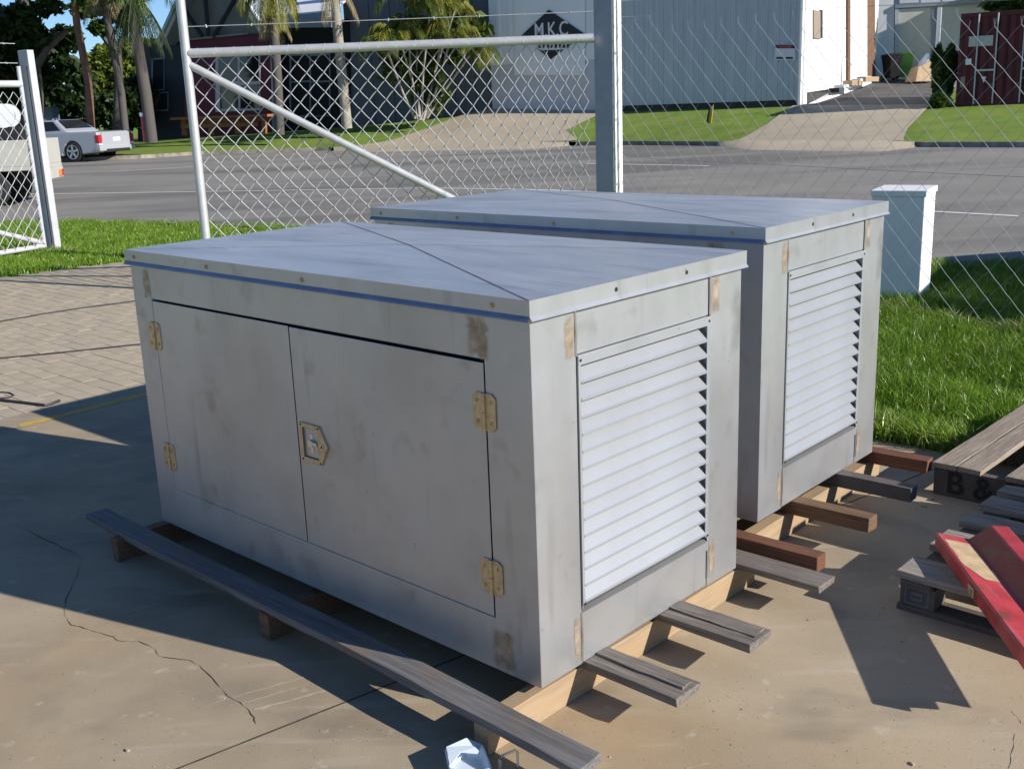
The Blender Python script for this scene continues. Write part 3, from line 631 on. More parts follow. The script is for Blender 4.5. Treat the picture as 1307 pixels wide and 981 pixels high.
for k, (x0, x1, ye, m_) in enumerate([(-.16, -.095, -.315, 'red_wood'), (.275, .34, -.31, 'brown_wood'), (.66, .725, -.31, 'dark_wood'), (1.02, 1.09, -.235, 'red_wood')]):
    wob((x0, ye, .0945), (x1, 2.25, .151), 1, 12, .0025, 61 + k).build('batten', MT[m_], pB, bevel=.002)

# =================================================================== RIGHT-HAND PALLETS AND RED CHANNEL
def text_part(s, size, name, m_, parent, loc, rot, ext=0.001, bold=0.0, sx=1.0):
    cu = bpy.data.curves.new(name, 'FONT'); cu.body = s; cu.size = size; cu.extrude = ext; cu.offset = bold; cu.align_x = 'CENTER'; cu.align_y = 'CENTER'
    ot = bpy.data.objects.new(name + '_t', cu); C.objects.link(ot); bpy.context.view_layer.update()
    me = bpy.data.meshes.new_from_object(ot.evaluated_get(bpy.context.evaluated_depsgraph_get())); bpy.data.objects.remove(ot)
    o = bpy.data.objects.new(name, me); C.objects.link(o); me.materials.clear(); me.materials.append(m_)
    o.parent = parent; o.location = loc; o.rotation_euler = rot; o.scale = (sx, 1, 1); return o
p1o = gz(1192, 588, .145)[:2]; yP1 = math.atan2(aA[1], aA[0])
p1 = thing('timber_pallet', 'bleached timber pallet with the letters B & R stencilled on its dark side', 'pallet', (*p1o, 0), yP1 + R(-0.5), 'timber pallets beside the enclosures')
# local x along boards (a), local -y along the stringer
for k, x in enumerate((0.0, 0.55, 1.1)):
    wob((x, -1.16, .0), (x + .04, -.002, .122), 1, 8, .002, 71 + k).build('stringer', MT['dark_wood'], p1, bevel=.002)
for k, (y0, y1) in enumerate([(-.098, 0.0), (-.200, -.103), (-.42, -.30), (-.60, -.48), (-.80, -.68), (-.98, -.86), (-1.16, -1.04)]):
    wob((-.012, y0, .1225), (1.16, y1, .145), 0, 8, .0025, 81 + k).build('deck_board', MT['pallet_wood'], p1, bevel=.002)
bmt = text_part('B & R', .135, 'stencil_lettering', MT['stencil'], p1, (-.0035, -.215, .060), (R(90), 0, R(-90)), .0006, .0015)
p2o = gz(1143, 727, .145)[:2]
p2 = thing('timber_pallet', 'dark block pallet with pale stencilled corner block, lying under the red steel channel', 'pallet', (*p2o, 0), yP1, 'timber pallets beside the enclosures')
for i, x in enumerate((0.02, .46, .9)):
    wob((x, -1.15, 0), (x + .1, 0, .022), 1, 8, .0015, 91 + i).build('runner', MT['dark_wood'], p2, bevel=.002)
    for j, y in enumerate((-.125, -.64, -1.15)):
        wob((x + .002, y, .022), (x + .098, y + .115, .098), 1, 2, .001, 95 + i * 3 + j).build('block', MT['dark_wood'], p2, bevel=.003)
for j, y in enumerate((-.125, -.64, -1.15)):
    wob((0, y + .008, .098), (1.0, y + .108, .12), 0, 6, .001, 105 + j).build('cross_board', MT['dark_wood'], p2, bevel=.002)
for k, (x0, x1) in enumerate([(0.0, .15), (.275, .445), (.545, .66), (.75, .87), (.93, 1.03)]):
    wob((x0, -1.16, .1205), (x1, -.0, .145), 1, 8, .0025, 111 + k).build('deck_board', MT['pallet_woodb'], p2, bevel=.002)
fm = MB()
for (a0, b0, a1, b1) in [(.01, .03, .014, .09), (.086, .03, .09, .09), (.01, .03, .09, .034), (.01, .086, .09, .09), (.03, .045, .07, .052), (.03, .066, .07, .073), (.03, .045, .036, .073), (.064, .045, .07, .06)]:
    fm.add([(x, .0012 - .012, z) for x, z in ((.02 + a0, b0), (.02 + a1, b0), (.02 + a1, b1), (.02 + a0, b1))], [(0, 1, 2, 3)])
fm.v = [(.0206, -.125 + .008 + (x - .02), z) for x, y, z in fm.v]
fm.build('stencil_mark', MT['pale_stencil'], p2, fix=False)
# low stack of battens added outside the frame to cast shade by the pallets
stk = thing('shade_stack', 'unseen stack of dark battens added beside the pallets to cast shade', 'shade caster', (1.99, 3.47, 0), yP1)
for k in range(7):
    for j in range(4):
        wob((.0 + j * .145, -1.0, .005 + k * .074), (.115 + j * .145, 0.0, .07 + k * .074), 1, 4, .002, 400 + k * 5 + j).build('batten', MT['dark_wood'], stk)
# red channel
rc0 = gz(1194, 679, .2)[:2]; rd_ = gz(1307, 830, .2)[:2] - rc0; rd_ /= np.linalg.norm(rd_); rs_ = np.array([-rd_[1], rd_[0]]); rs_ = rs_ if rs_[0] > 0 else -rs_
rc = thing('steel_channel', 'scuffed red painted steel channel with a tan worn patch lying across the pallet', 'steel channel', (*rc0, 0), 0)
def RP(s, t, z): q = rs_ * s + rd_ * t; return (q[0], q[1], z)
LEN = .92
prof = [(0, .147), (0, .193), (.006, .199), (.108, .177), (.114, .176), (.178, .222), (.184, .226), (.232, .228), (.236, .224), (.236, .178), (.228, .178), (.228, .216), (.188, .215), (.122, .166), (.112, .162), (.010, .185), (.008, .147)]
m_ = MB(); TT = [0, .012, .3, .6, LEN]
vs = []; n = len(prof)
for i, t_ in enumerate(TT):
    for s, z in prof: vs.append(RP(s, t_ + (0.018 * (s > .19) if i == 0 else 0), z + .001))
fs = [tuple(range(n)), tuple(range((len(TT) - 1) * n, len(TT) * n))[::-1]] + [(i * n + k, i * n + (k + 1) % n, (i + 1) * n + (k + 1) % n, (i + 1) * n + k) for i in range(len(TT) - 1) for k in range(n)]
m_.add(vs, fs)
for i_ in range(2, len(fs)):
    if (i_ - 2) % n == 4: m_.mi[i_] = 1
m_.build('channel_body', [MT['red_paint'], MT['rust_web']], rc, bevel=.002)
m_ = MB(); rr = random.Random(5); P = [[], []]
for i in range(15):
    t_ = .055 + .30 * i / 14; k0, k1 = .012 + rr.uniform(0, .004), .104 - rr.uniform(0, .006)
    if i > 10: k0 += (i - 10) * .010
    for k, s in enumerate((k0, k1)): P[k].append(RP(s, t_, .199 + .0018 - (s - .006) / .102 * .022))
m_.grid(P); m_.build('worn_patch', MT['bare_patch'], rc)
m_ = MB(); m_.obox(RP(-.004, .40, .172), np.array(RP(.004, 0, 0)), np.array(RP(0, .022, 0)), (0, 0, .014)); m_.tube([RP(-.008, .405, .175), RP(-.013, .405, .175)], .010, 8); m_.build('catch', MT['zinc'], rc, bevel=.002)
# =================================================================== FENCE, GATES, PILLAR
def chain(mbk, o, d, width, z0, z1, dw, dh, r, tw=0.03, mi=0, r2=None, dw1=None):
    """woven chain-link: zigzag wires hooked side by side; the two wire directions lie at front and back of the weave"""
    nrm = np.array([-d[1], d[0]]); hw = dw / 2; t = hw / 2; k = 0; r2 = r2 or r
    while t < width - hw * .4:
        if dw1: hw = (dw + (dw1 - dw) * max(0, (t / width - .45) / .55)) / 2
        b_, t_ = z0(t), z1(t); n_ = int((t_ - b_) / (dh / 2)); pts = []
        for i in range(n_ + 1):
            sgn = 1 if ((i + k) % 2) else -1
            q = o + d * (t + sgn * hw / 2) + nrm * (r * 1.1 * sgn); pts.append((q[0], q[1], b_ + i * dh / 2))
        for i in range(n_):
            up_right = (i + k) % 2 == 0
            p, q = np.array(pts[i]), np.array(pts[i + 1]); mid = (p + q) / 2 + np.array([0, 0, (.022 if up_right else -.022) * dh])
            mbk.tube([p, mid, q], r if up_right else r2, 4, mi, cap=False)
        if tw:
            q = o + d * (t + (1 if ((n_ + k) % 2) else -1) * hw * .40); mbk.tube([pts[-1], (q[0], q[1], b_ + n_ * dh / 2 + tw)], r, 4, mi, cap=False)
        t += hw; k += 1
def barb(mb, a, b, r, step, seed, sag=0.02):
    a, b = np.asarray(a, float), np.asarray(b, float); n = 12
    mb.tube([a + (b - a) * s - np.array([0, 0, sag * 4 * s * (1 - s)]) for s in np.linspace(0, 1, n)], r, 5)
    L_ = np.linalg.norm(b - a); d = (b - a) / L_; rr = random.Random(seed); t = step * .5
    while t < L_:
        s = t / L_; p = a + d * t - np.array([0, 0, sag * 4 * s * (1 - s)]); q = np.array([rr.uniform(-.3, .3), rr.uniform(-1, 1), rr.uniform(.4, 1)]); q /= np.linalg.norm(q)
        mb.tube([p - q * .014, p + q * .014], r * .9, 4); mb.tube([p + d * .006 - np.array([q[0], -q[1], q[2]]) * .012, p + d * .006 + np.array([q[0], -q[1], q[2]]) * .012], r * .9, 4); t += step
dF = np.array([0.866, -0.5]); nF = np.array([-0.5, -0.866])
# corner gate post
gp = aty(778, 250, 10.5)[:2]
post = thing('gate_post', 'tall square blue grey gate post with peeling white sunlit face, behind the farther enclosure', 'post', (*gp, 0), math.atan2(dF[1], dF[0]))
m_ = MB(); m_.box((-.097, -.097, -.02), (.097, .097, 3.8)); 
pb = m_.build('post_body', MT['post_paint'], post, bevel=.008)
m_ = MB(); m_.box((.0975, -.094, 0), (.1005, .094, 3.8)); m_.build('white_face', MT['post_white'], post)
m_ = MB(); m_.tube([(.135, -.08, 0), (.135, -.08, 3.7)], .012, 8); m_.build('tension_bar', MT['galv'], post, smooth=True)
for z in (.3, .9, 1.5, 2.1):
    m_ = MB(); m_.tube([(.1005, -.05, z), (.108, -.05, z)], .014, 8); m_.build('bolt', MT['galv'], post)
# gate leaf beside it
YG = 10.4
gl = aty(237, 65, YG); gr = aty(758, 49.5, YG)
gate = thing('gate_leaf', 'galvanised pipe gate leaf with chain mesh and diagonal brace behind the enclosures', 'gate', (gl[0], gl[1], 0), math.atan2(gr[1] - gl[1], gr[0] - gl[0]), 'chain mesh gate leaves')
GW = np.linalg.norm((gr - gl)[:2]); zr = (gl[2] + gr[2]) / 2 - .01
m_ = MB(); m_.tube([(0, 0, .08), (0, 0, 3.3)], .042, 14); m_.build('stile', MT['galv'], gate, smooth=True)
m_ = MB(); m_.tube([(.03, 0, zr), (GW, 0, zr)], .042, 14); m_.build('top_rail', MT['galv'], gate, smooth=True)
m_ = MB(); m_.tube([(.03, 0, .14), (GW, 0, .14)], .036, 12); m_.build('bottom_rail', MT['galv'], gate, smooth=True)
e_ = aty(563, 247, YG); ex = np.linalg.norm((e_ - gl)[:2]); s0 = aty(240, 84, YG)
sl_ = (s0[2] - e_[2]) / ex
m_ = MB(); m_.tube([(.03, 0, s0[2]), (GW - .05, 0, s0[2] - sl_ * (GW - .05))] if s0[2] - sl_ * GW > .15 else [(.03, 0, s0[2]), ((s0[2] - .15) / sl_, 0, .15)], .036, 12); m_.build('brace', MT['galv'], gate, smooth=True)
m_ = MB(); chain(m_, np.array([.04, .045]), np.array([1., 0]), GW - .06, lambda t: .16, lambda t: zr - .02, .162, .178, .0047, 0.0, 0, .0036, .105)
o_ = m_.build('chain_mesh', MT['mesh'], gate, fix=False); o_['kind'] = 'stuff'
m_ = MB(); barb(m_, (0, 0, zr + .235), (GW, 0, zr + .235), .0035, .42, 3, .004); m_.build('barbed_wire', MT['mesh'], gate)
m_ = MB()
for k in range(22):
    x = .1 + k * GW / 22.5; m_.tube([(x, -.046, zr - .02), (x + .01, -.034, zr + .030), (x + .012, .01, zr + .046)], .0022, 4)
o_ = m_.build('tie_wires', MT['mesh'], gate, fix=False); o_['kind'] = 'stuff'
# right-hand mesh fence
f0 = gp + dF * .14; f1d = (FO - f0); f1d /= np.linalg.norm(f1d); FLEN = 8.5
fen = thing('mesh_fence', 'galvanised chain mesh fence running to the right of the gate post beside the lawn', 'fence', (*f0, 0), math.atan2(f1d[1], f1d[0]))
m_ = MB(); chain(m_, np.array([0., 0]), np.array([1., 0]), FLEN, lambda t: .02, lambda t: 2.38 - .06 * t + .012 * math.sin(t * 5), .185, .195, .0011, .05, 0, .0024)
o_ = m_.build('chain_mesh', MT['mesh_dull'], fen, fix=False); o_['kind'] = 'stuff'
for k, (h0, h1) in enumerate([(2.56, 2.30), (2.42, 2.1), (1.15, 1.1)]):
    m_ = MB(); barb(m_, (0, 0, h0), (FLEN, 0, h1 - .1), .0018, .16 if k == 0 else 50, 9 + k, .01); m_.build('strand_wire', MT['mesh'], fen)
m_ = MB(); wob_ = wob((0.3, -.05, -.02), (FLEN, .05, .012), 0, 40, .006, 301); wob_.build('edging_strip', MT['kerb'], fen)
# white pillar
pc = gz(1148, 380)[:2]
pil = thing('pillar', 'short white rendered pillar with flat cap standing behind the mesh fence', 'pillar', (*pc, -.03), math.atan2(dF[1], dF[0]))
cn = gz(1173, 385)[:2]
def loc2(p): q = np.asarray(p) - pc; return np.array([q @ dF, q @ -nF])
lc = loc2(cn); m_ = MB(); m_.box((lc[0] - .41, lc[1], 0), (lc[0], lc[1] + .52, .875)); m_.build('shaft', MT['white_paint'], pil, bevel=.008)
m_ = MB(); m_.box((lc[0] - .42, lc[1] - .012, .8752), (lc[0] + .012, lc[1] + .53, .925)); m_.build('cap', MT['white_paint'], pil, bevel=.006)
# left fence post and leaf
lp_ = gz(75, 318)[:2]
hgt = aty(30, 62, lp_[1])[2]
m_post = thing('fence_post', 'white square fence post on the verge at far left holding the left gate leaf', 'post', (*lp_, -.02), math.atan2(dF[1], dF[0]))
m_ = MB(); m_.box((-.19, -.05, 0), (.0, .05, hgt)); m_.build('post_body', MT['lavender'], m_post, bevel=.006)
m_ = MB(); m_.box((-.06, -.0545, .1), (-.048, -.050, hgt - .2)); m_.build('seam', MT['black'], m_post)
m_ = MB(); m_.box((-.14, -.16, 0), (.20, .14, .035)); m_.build('footing', MT['kerb'], m_post, bevel=.01)
q0 = gz(0, 329)[:2]; base = lp_ + np.array([-.16, -.06]); dl = q0 - base; ll = np.linalg.norm(dl); dl /= ll; LW = 3.2
leaf = thing('gate_leaf', 'white framed chain mesh gate leaf at the left edge in front of the flatbed truck', 'gate', (*base, 0), math.atan2(dl[1], dl[0]), 'chain mesh gate leaves')
zt_ = aty(36, 107, base[1])[2]
for nm, p, q, r_ in [('top_rail', (0, 0, zt_), (LW, 0, zt_), .045), ('bottom_rail', (0, 0, .06), (LW, 0, .06), .035), ('stile', (0, 0, .04), (0, 0, zt_ + .22), .028), ('brace', (0.02, 0, .10), (LW, 0, .10 + .33 * LW), .035)]:
    m_ = MB(); m_.tube([p, q], r_, 10); m_.build(nm, MT['lavender'], leaf, smooth=True)
m_ = MB(); chain(m_, np.array([.02, .05]), np.array([1., 0]), LW - .05, lambda t: .08, lambda t: zt_ - .02, .16, .18, .0045, 0)
o_ = m_.build('chain_mesh', MT['mesh'], leaf, fix=False); o_['kind'] = 'stuff'
for h in (.28, .52):
    m_ = MB(); barb(m_, (0, 0, zt_ + h - .02), (LW, 0, zt_ + h), .005, .35, 77, .01); m_.build('barbed_wire', MT['mesh'], leaf)
# cables on the paving, and two shadow lines built as thin dark tubes
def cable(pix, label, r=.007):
    P = [gz(*p, r) for p in pix]; m_ = MB(); m_.tube(P, r, 6); o = m_.build('cable', MT['cable'], None, smooth=True); return tag(o, label, 'cable', 'dark cables and shadow lines on the paving')  # also builds the two painted shadow lines
cable([(-60, 424), (0, 410), (60, 399.5), (110, 392), (165, 385), (200, 379)], 'shadow line built as a dark tube farthest back across the pale paving')
cable([(-60, 462), (0, 457), (80, 449.5), (170, 440), (215, 436)], 'shadow line built as a dark tube across the middle of the pale paving', .006)
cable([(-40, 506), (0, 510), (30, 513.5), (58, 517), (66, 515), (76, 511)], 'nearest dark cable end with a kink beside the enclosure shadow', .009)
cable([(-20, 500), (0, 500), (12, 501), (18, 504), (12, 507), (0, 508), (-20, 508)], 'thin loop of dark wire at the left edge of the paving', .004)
# plastic bits at the bottom edge
pbx = gz(596, 985)[:2]
t = thing('plastic_tub', 'broken bluish white plastic tub on the concrete at the bottom edge', 'plastic tub', (*pbx, 0), R(20))
m_ = MB(); out = [(-.055, -.03), (-.045, .045), (.02, .062), (.06, .03), (.055, -.045), (0, -.06)]
zz = [.048, .056, .058, .045, .028, .04]
vs = [(x * .9, y * .9, 0) for x, y in out] + [(x, y, z) for (x, y), z in zip(out, zz)] + [(x * .9, y * .9, z - .004) for (x, y), z in zip(out, zz)] + [(x * .78, y * .78, .012) for x, y in out]
fs = [(i + 6 * k, (i + 1) % 6 + 6 * k, (i + 1) % 6 + 6 * k + 6, i + 6 * k + 6) for k in range(3) for i in range(6)] + [tuple(range(18, 24)), tuple(range(6))[::-1]]
m_.add(vs, fs); m_.build('tub_body', MT['plastic_white'], t, bevel=.004)
m_ = MB(); m_.prism([(-.05, -.028, .05), (-.04, .043, .057), (.02, .058, .059), (.055, .028, .047), (.03, .0, .046), (-.01, .012, .054)], (0, 0, .003)); m_.build('tub_rim', MT['plastic_white'], t)
clx = gz(650, 985)[:2]
t = thing('plastic_bracket', 'clear plastic bracket standing against the front plank at the bottom edge', 'bracket', (*clx, 0), R(35))
m_ = MB(); m_.tube([(-.028, 0, 0), (-.028, 0, .05), (-.022, 0, .057), (.022, 0, .057), (.028, 0, .05), (.028, 0, 0)], .0035, 6); m_.build('bracket_frame', MT['plastic_clear'], t, smooth=True)
rr = random.Random(12); chips = []
for (u, v, s, wh) in [(1190, 637, .008, 'as a painted light spot in the pallet shade, nearest the stencilled pallet'), (1179, 646, .011, 'as a painted light spot in the shade just left of the pallets'), (1150, 818, .006, 'in the dark shadow left of the red channel'), (163, 958, .006, 'on the sunlit concrete at lower left'), (1165, 975, .006, 'at the lower right picture edge'), (1028, 662, .010, 'between two battens under the farther enclosure')]:  # first two chips stand in for spots of light between pallet gaps
    p = gz(u, v); m_ = MB(); q = [(s * 1.6 * math.cos(a) * rr.uniform(.6, 1), s * math.sin(a) * rr.uniform(.6, 1), 0) for a in np.linspace(0, 5.2, 6)]
    m_.prism(q, (0, 0, .004)); o_ = m_.build('chip', MT['scratch'], None, loc=(p[0], p[1], .0015)); o_.rotation_euler = (0, 0, rr.uniform(0, 6)); tag(o_, 'small pale chip lying ' + wh, 'debris', 'pale chips and painted light spots on the concrete')  # the first two are painted light spots
# =================================================================== CARS
MT['silver'] = mat('silver_car_paint', (0.44, 0.46, 0.51), rough=0.3, metal=0.25, var=0.03, coat=0.6)
MT['carwhite'] = mat('cream_tray_paint', (0.46, 0.45, 0.41), rough=0.5, var=0.06, scale=3)
MT['glass'] = mat('dark_glass', (0.015, 0.017, 0.02), rough=0.06, var=0.05, spec=0.6)
MT['tyre'] = mat('tyre_rubber', (0.018, 0.018, 0.019), rough=0.8)
MT['rim'] = mat('alloy_rim', (0.55, 0.55, 0.57), rough=0.3, metal=0.8, var=0.05)
MT['red_lens'] = mat('red_lens', (0.42, 0.02, 0.03), rough=0.2, var=0.1)
MT['amber_lens'] = mat('amber_lens', (0.75, 0.25, 0.03), rough=0.2, var=0.1)
MT['dark_trim'] = mat('dark_plastic_trim', (0.014, 0.014, 0.016), rough=0.6)
MT['plate'] = mat('number_plate', (0.75, 0.75, 0.72), rough=0.5)
MT['navy'] = mat('dark_car_paint', (0.03, 0.035, 0.06), rough=0.25, var=0.05, coat=0.8)
def wheel(parent, x, y, r, side, wd=.21, spokes=5):
    w_ = MB(); w_.tube([(x, y - side * wd, r), (x, y - side * (wd - .02), r), (x, y - side * .02, r), (x, y, r)], r, 22, rs=[r * .93, r, r, r * .94]); wo = w_.build('wheel', MT['tyre'], parent, smooth=True)
    w_ = MB(); w_.tube([(x, y + side * .002, r), (x, y + side * .006, r)], r * .70, 22, 1); 
    for k in range(spokes):
        a = 2 * math.pi * k / spokes + .3; u_ = np.array([math.cos(a), 0, math.sin(a)]); v_ = np.array([-math.sin(a), 0, math.cos(a)])
        w_.obox(np.array([x, y + side * .010, r]) + u_ * r * .38, u_ * r * .34, v_ * r * .10, (0, .008, 0))
    n = 22; P = [[(x + r * k * math.cos(2 * math.pi * i / n), y + side * d, r + r * k * math.sin(2 * math.pi * i / n)) for i in range(n + 1)] for k, d in ((.72, .004), (.72, .016), (.64, .012))]
    w_.grid(P); w_.build('rim', [MT['rim'], MT['dark_trim']], wo)
    return wo
def arc(cx, r, a0, a1, n, z0): return [(cx + r * math.cos(R(a0 + (a1 - a0) * i / n)), z0 + r * math.sin(R(a0 + (a1 - a0) * i / n))) for i in range(n + 1)]
def coupe_ute(name, label, loc, rz, paint, cat='utility car', cover=False):
    """x forward, rear at x=0; low utility with a short cab and a long tub"""
    t = thing(name, label, cat, loc, rz); Wd = .90; wr = .335
    rx, fx = 1.12, 4.0
    pl = [(0.03, .42), (0.0, .62), (.04, .98), (.5, 1.00), (2.0, 1.0), (3.4, .97), (4.6, .82), (4.86, .66), (4.88, .30)] + [(fx + .40, .22)] + arc(fx, .37, -15, 195, 10, wr)[:] + [(fx - .42, .20), (rx + .42, .20)] + arc(rx, .37, -15, 195, 10, wr) + [(rx - .42, .26), (.25, .30)]
    P = [(x, -Wd, z) for x, z in pl]; m_ = MB(); m_.prism(P, (0, 2 * Wd, 0)); body = m_.build('body', paint, t, bevel=.05)
    # cab: tapered roof, sloped screens, sail panels running down to the tub
    bot = [(1.55, 1.0), (3.55, .96)]; top = [(2.0, 1.40), (2.9, 1.40)]
    q = [(1.3, -.84, .99), (3.6, -.84, .95), (3.6, .84, .95), (1.3, .84, .99), (1.95, -.62, 1.42), (2.75, -.62, 1.42), (2.75, .62, 1.42), (1.95, .62, 1.42)]
    m_ = MB(); m_.hexa(q); m_.build('cab', paint, t, bevel=.06)
    def quad4(a, name, m__, off):
        a = [np.array(p, float) for p in a]; n_ = np.cross(a[1] - a[0], a[3] - a[0]); n_ /= np.linalg.norm(n_); mm = MB(); mm.prism([p + n_ * off for p in a], n_ * .012); return mm.build(name, m__, t, bevel=.004)
    def side(s):
        f = lambda x, z: (x, s * (.84 - (z - .97) / .45 * .22 + .003), z)
        o_ = [f(1.62, 1.06), f(3.32, 1.03), f(2.70, 1.36), f(2.02, 1.36)]
        return quad4(o_ if s < 0 else o_[::-1], 'side_window', MT['glass'], .0)
    side(-1); side(1)
    quad4([(1.52, .66, 1.09), (1.52, -.66, 1.09), (1.90, -.54, 1.38), (1.90, .54, 1.38)], 'rear_window', MT['glass'], .03)
    quad4([(3.5, -.70, 1.02), (3.5, .70, 1.02), (2.84, .56, 1.38), (2.84, -.56, 1.38)], 'windscreen', MT['glass'], .01)
    for s in (-1, 1):
        wheel(t, rx, s * (Wd + .01), wr, s); wheel(t, fx, s * (Wd + .01), wr, s)
        m_ = MB(); m_.box((-.03, s * .90 - (.16 if s > 0 else 0) , .60), (.14, s * .90 + (.16 if s < 0 else 0) + s * .006, .88)); m_.build('tail_light', MT['red_lens'], t, bevel=.02)
        m_ = MB(); m_.box((-.032, s * .90 - (.15 if s > 0 else 0), .53), (.10, s * .90 + (.15 if s < 0 else 0) + s * .004, .60)); m_.build('reverse_light', MT['plate'], t, bevel=.01)
    m_ = MB(); m_.box((-.02, -.70, .46), (.03, .70, .95)); tg = m_.build('tailgate', paint, t, bevel=.02)
    m_ = MB(); m_.box((-.028, -.18, .66), (-.02, .18, .78)); m_.build('number_plate', MT['plate'], tg)
    m_ = MB(); m_.prism([(-.06, -.92, .34), (-.06, -.92, .50), (.10, -.92, .52), (.25, -.92, .36)], (0, 1.84, 0)); m_.build('rear_bumper', paint, t, bevel=.03)
    m_ = MB(); m_.box((-.062, -.62, .30), (.05, .62, .42)); m_.build('bumper_insert', MT['dark_trim'], t, bevel=.02)
    for s in (-1, 1):
        m_ = MB(); m_.box((1.55, s * .905 - .012, .21), (3.5, s * .905 + .012, .30)); m_.build('side_skirt', paint, t, bevel=.01)
    return t
# silver ute: rear right wheel stands at photo (96,207); rear corner at (131,200)
D_U = 34.0
uw = road3(95, 207.2); uc = aty(131, 203, D_U - .1)
zu = uw[2]
hd = R(160)   # heading (front points left and a little away)
ang = hd
c_, s_ = math.cos(ang), math.sin(ang)
# local right side is y=-.9 when facing +x; the side seen from here is the left side (+y) or right? choose by geometry below
def ute_loc(wheelpt, lx, ly): return (wheelpt[0] - (c_ * lx - s_ * ly), wheelpt[1] - (s_ * lx + c_ * ly), wheelpt[2])
loc_u = ute_loc(uw, 1.12, .9)
coupe_ute('parked_ute', 'silver low utility car parked on the far side of the road, seen from behind', loc_u, ang, MT['silver'])
# unseen dark van added to throw the rounded shadow on lawn edge and road
sh = lambda s, p: np.array([.89, -.456]) * s + np.array([.456, .89]) * p
a0 = sh(2.48, 8.2)
vn = thing('shadow_van', 'dark boxy van added outside the frame on the right to cast shade', 'van', (a0[0], a0[1], 0), math.atan2(.89, .456))
pr = [(0, .3), (0, 1.25), (.35, 1.62), (.9, 1.74), (3.4, 1.70), (4.1, 1.25), (4.75, 1.05), (4.8, .3)] + [(4.25, .3)] + arc(3.85, .36, 0, 180, 8, .33) + [(1.3, .3)] + arc(.95, .36, 0, 180, 8, .33)
m_ = MB(); m_.prism([(x, 0, z) for x, z in pr], (0, -1.7, 0)); m_.build('body', MT['navy'], vn, bevel=.05)
for (x0_, x1_) in ((.5, 1.5), (1.6, 2.6), (2.7, 3.5)):
    m_ = MB(); m_.box((x0_, .0, 1.12), (x1_, .012, 1.55)); m_.build('window', MT['glass'], vn, bevel=.004)
for x in (.95, 3.85):
    wheel(vn, x, .02, .33, 1); wheel(vn, x, -1.72, .33, -1)
# flatbed truck behind the left gate leaf
tb = gz(14, 264, .06)
tr = thing('flatbed_truck', 'cream flatbed truck with steel tray parked on the near roadside at far left', 'truck', (tb[0], tb[1], .05), R(187))
trp = lambda u, v: None
cr_ = aty(48, 216, tb[1] - .1); rot = R(187); cc, ss = math.cos(rot), math.sin(rot)
def tl(p): q = np.array(p[:2]) - tb[:2]; return np.array([q[0] * cc + q[1] * ss, -q[0] * ss + q[1] * cc])
lc_ = tl(cr_); xr, yr = lc_[0], lc_[1]       # rear corner nearest the camera
z0t, z1t = cr_[2] - .05, aty(44, 178, tb[1])[2] - .05
yy0 = yr; yy1 = yr - 1.75
m_ = MB(); m_.box((xr, yy1, z0t - .02), (xr + 4.2, yy0, z0t + .06)); m_.build('tray_floor', MT['carwhite'], tr, bevel=.01)
for nm, lo, hi in [('side_board', (xr + .03, yy0 - .03, z0t + .06), (xr + 2.6, yy0, z1t)), ('side_board', (xr + .03, yy1, z0t + .06), (xr + 2.6, yy1 + .03, z1t)), ('tail_board', (xr, yy1, z0t + .06), (xr + .03, yy0, z1t)), ('head_board', (xr + 2.6, yy1, z0t + .06), (xr + 2.65, yy0, z1t + .5))]:
    m_ = MB(); m_.box(lo, hi); m_.build(nm, MT['carwhite'], tr, bevel=.012)
m_ = MB(); m_.box((xr - .02, yy1 + .02, z0t - .24), (xr + .02, yy0 - .02, z0t - .02)); lb_ = m_.build('light_bar', MT['carwhite'], tr, bevel=.01)
for s, yq in ((1, yy0 - .42), (-1, yy1 + .06)):
    m_ = MB(); m_.box((xr - .045, yq, z0t - .21), (xr - .02, yq + .17, z0t - .08)); m_.build('tail_lamp', MT['red_lens'], tr, bevel=.008)
    m_ = MB(); m_.box((xr - .045, yq + .175, z0t - .21), (xr - .02, yq + .32, z0t - .08)); m_.build('indicator_lamp', MT['amber_lens'], tr, bevel=.008)
m_ = MB(); m_.box((xr - .012, yy0 - .60, z0t + .16), (xr - .002, yy0 - .25, z0t + .30)); m_.build('number_plate', MT['plate'], tr)
m_ = MB(); m_.box((xr + .8, yy0 - .001, z0t + .22), (xr + 1.25, yy0 + .004, z0t + .34)); m_.build('maker_plate', MT['plate'], tr)
m_ = MB(); m_.box((xr + .3, yy1 + .45, .45), (xr + 4.2, yy1 + .6, z0t - .02)); m_.box((xr + .3, yy0 - .6, .45), (xr + 4.2, yy0 - .45, z0t - .02)); m_.build('chassis_rails', MT['dark_trim'], tr)
for xx in (xr + 1.0, xr + 3.9):
    for s, yq in ((1, yy0 - .05), (-1, yy1 + .05)): wheel(tr, xx, yq, .37, s)
m_ = MB(); m_.hexa([(xr + 2.8, yy1 + .05, .45), (xr + 4.6, yy1 + .05, .45), (xr + 4.6, yy0 - .05, .45), (xr + 2.8, yy0 - .05, .45), (xr + 2.8, yy1 + .15, 2.0), (xr + 4.1, yy1 + .15, 2.0), (xr + 4.1, yy0 - .15, 2.0), (xr + 2.8, yy0 - .15, 2.0)]); cab = m_.build('cab', MT['carwhite'], tr, bevel=.05)
m_ = MB(); m_.box((xr + 2.79, yy1 + .3, 1.35), (xr + 2.8, yy0 - .3, 1.85)); m_.build('rear_window', MT['glass'], tr)
dr_ = thing('cable_drum', 'white round hose drum standing on the tray of the flatbed truck', 'drum', (tb[0], tb[1], .05), rot)
ctr = aty(3, 148, tb[1] + .9); lcx = tl(ctr); zc_ = ctr[2] - .05
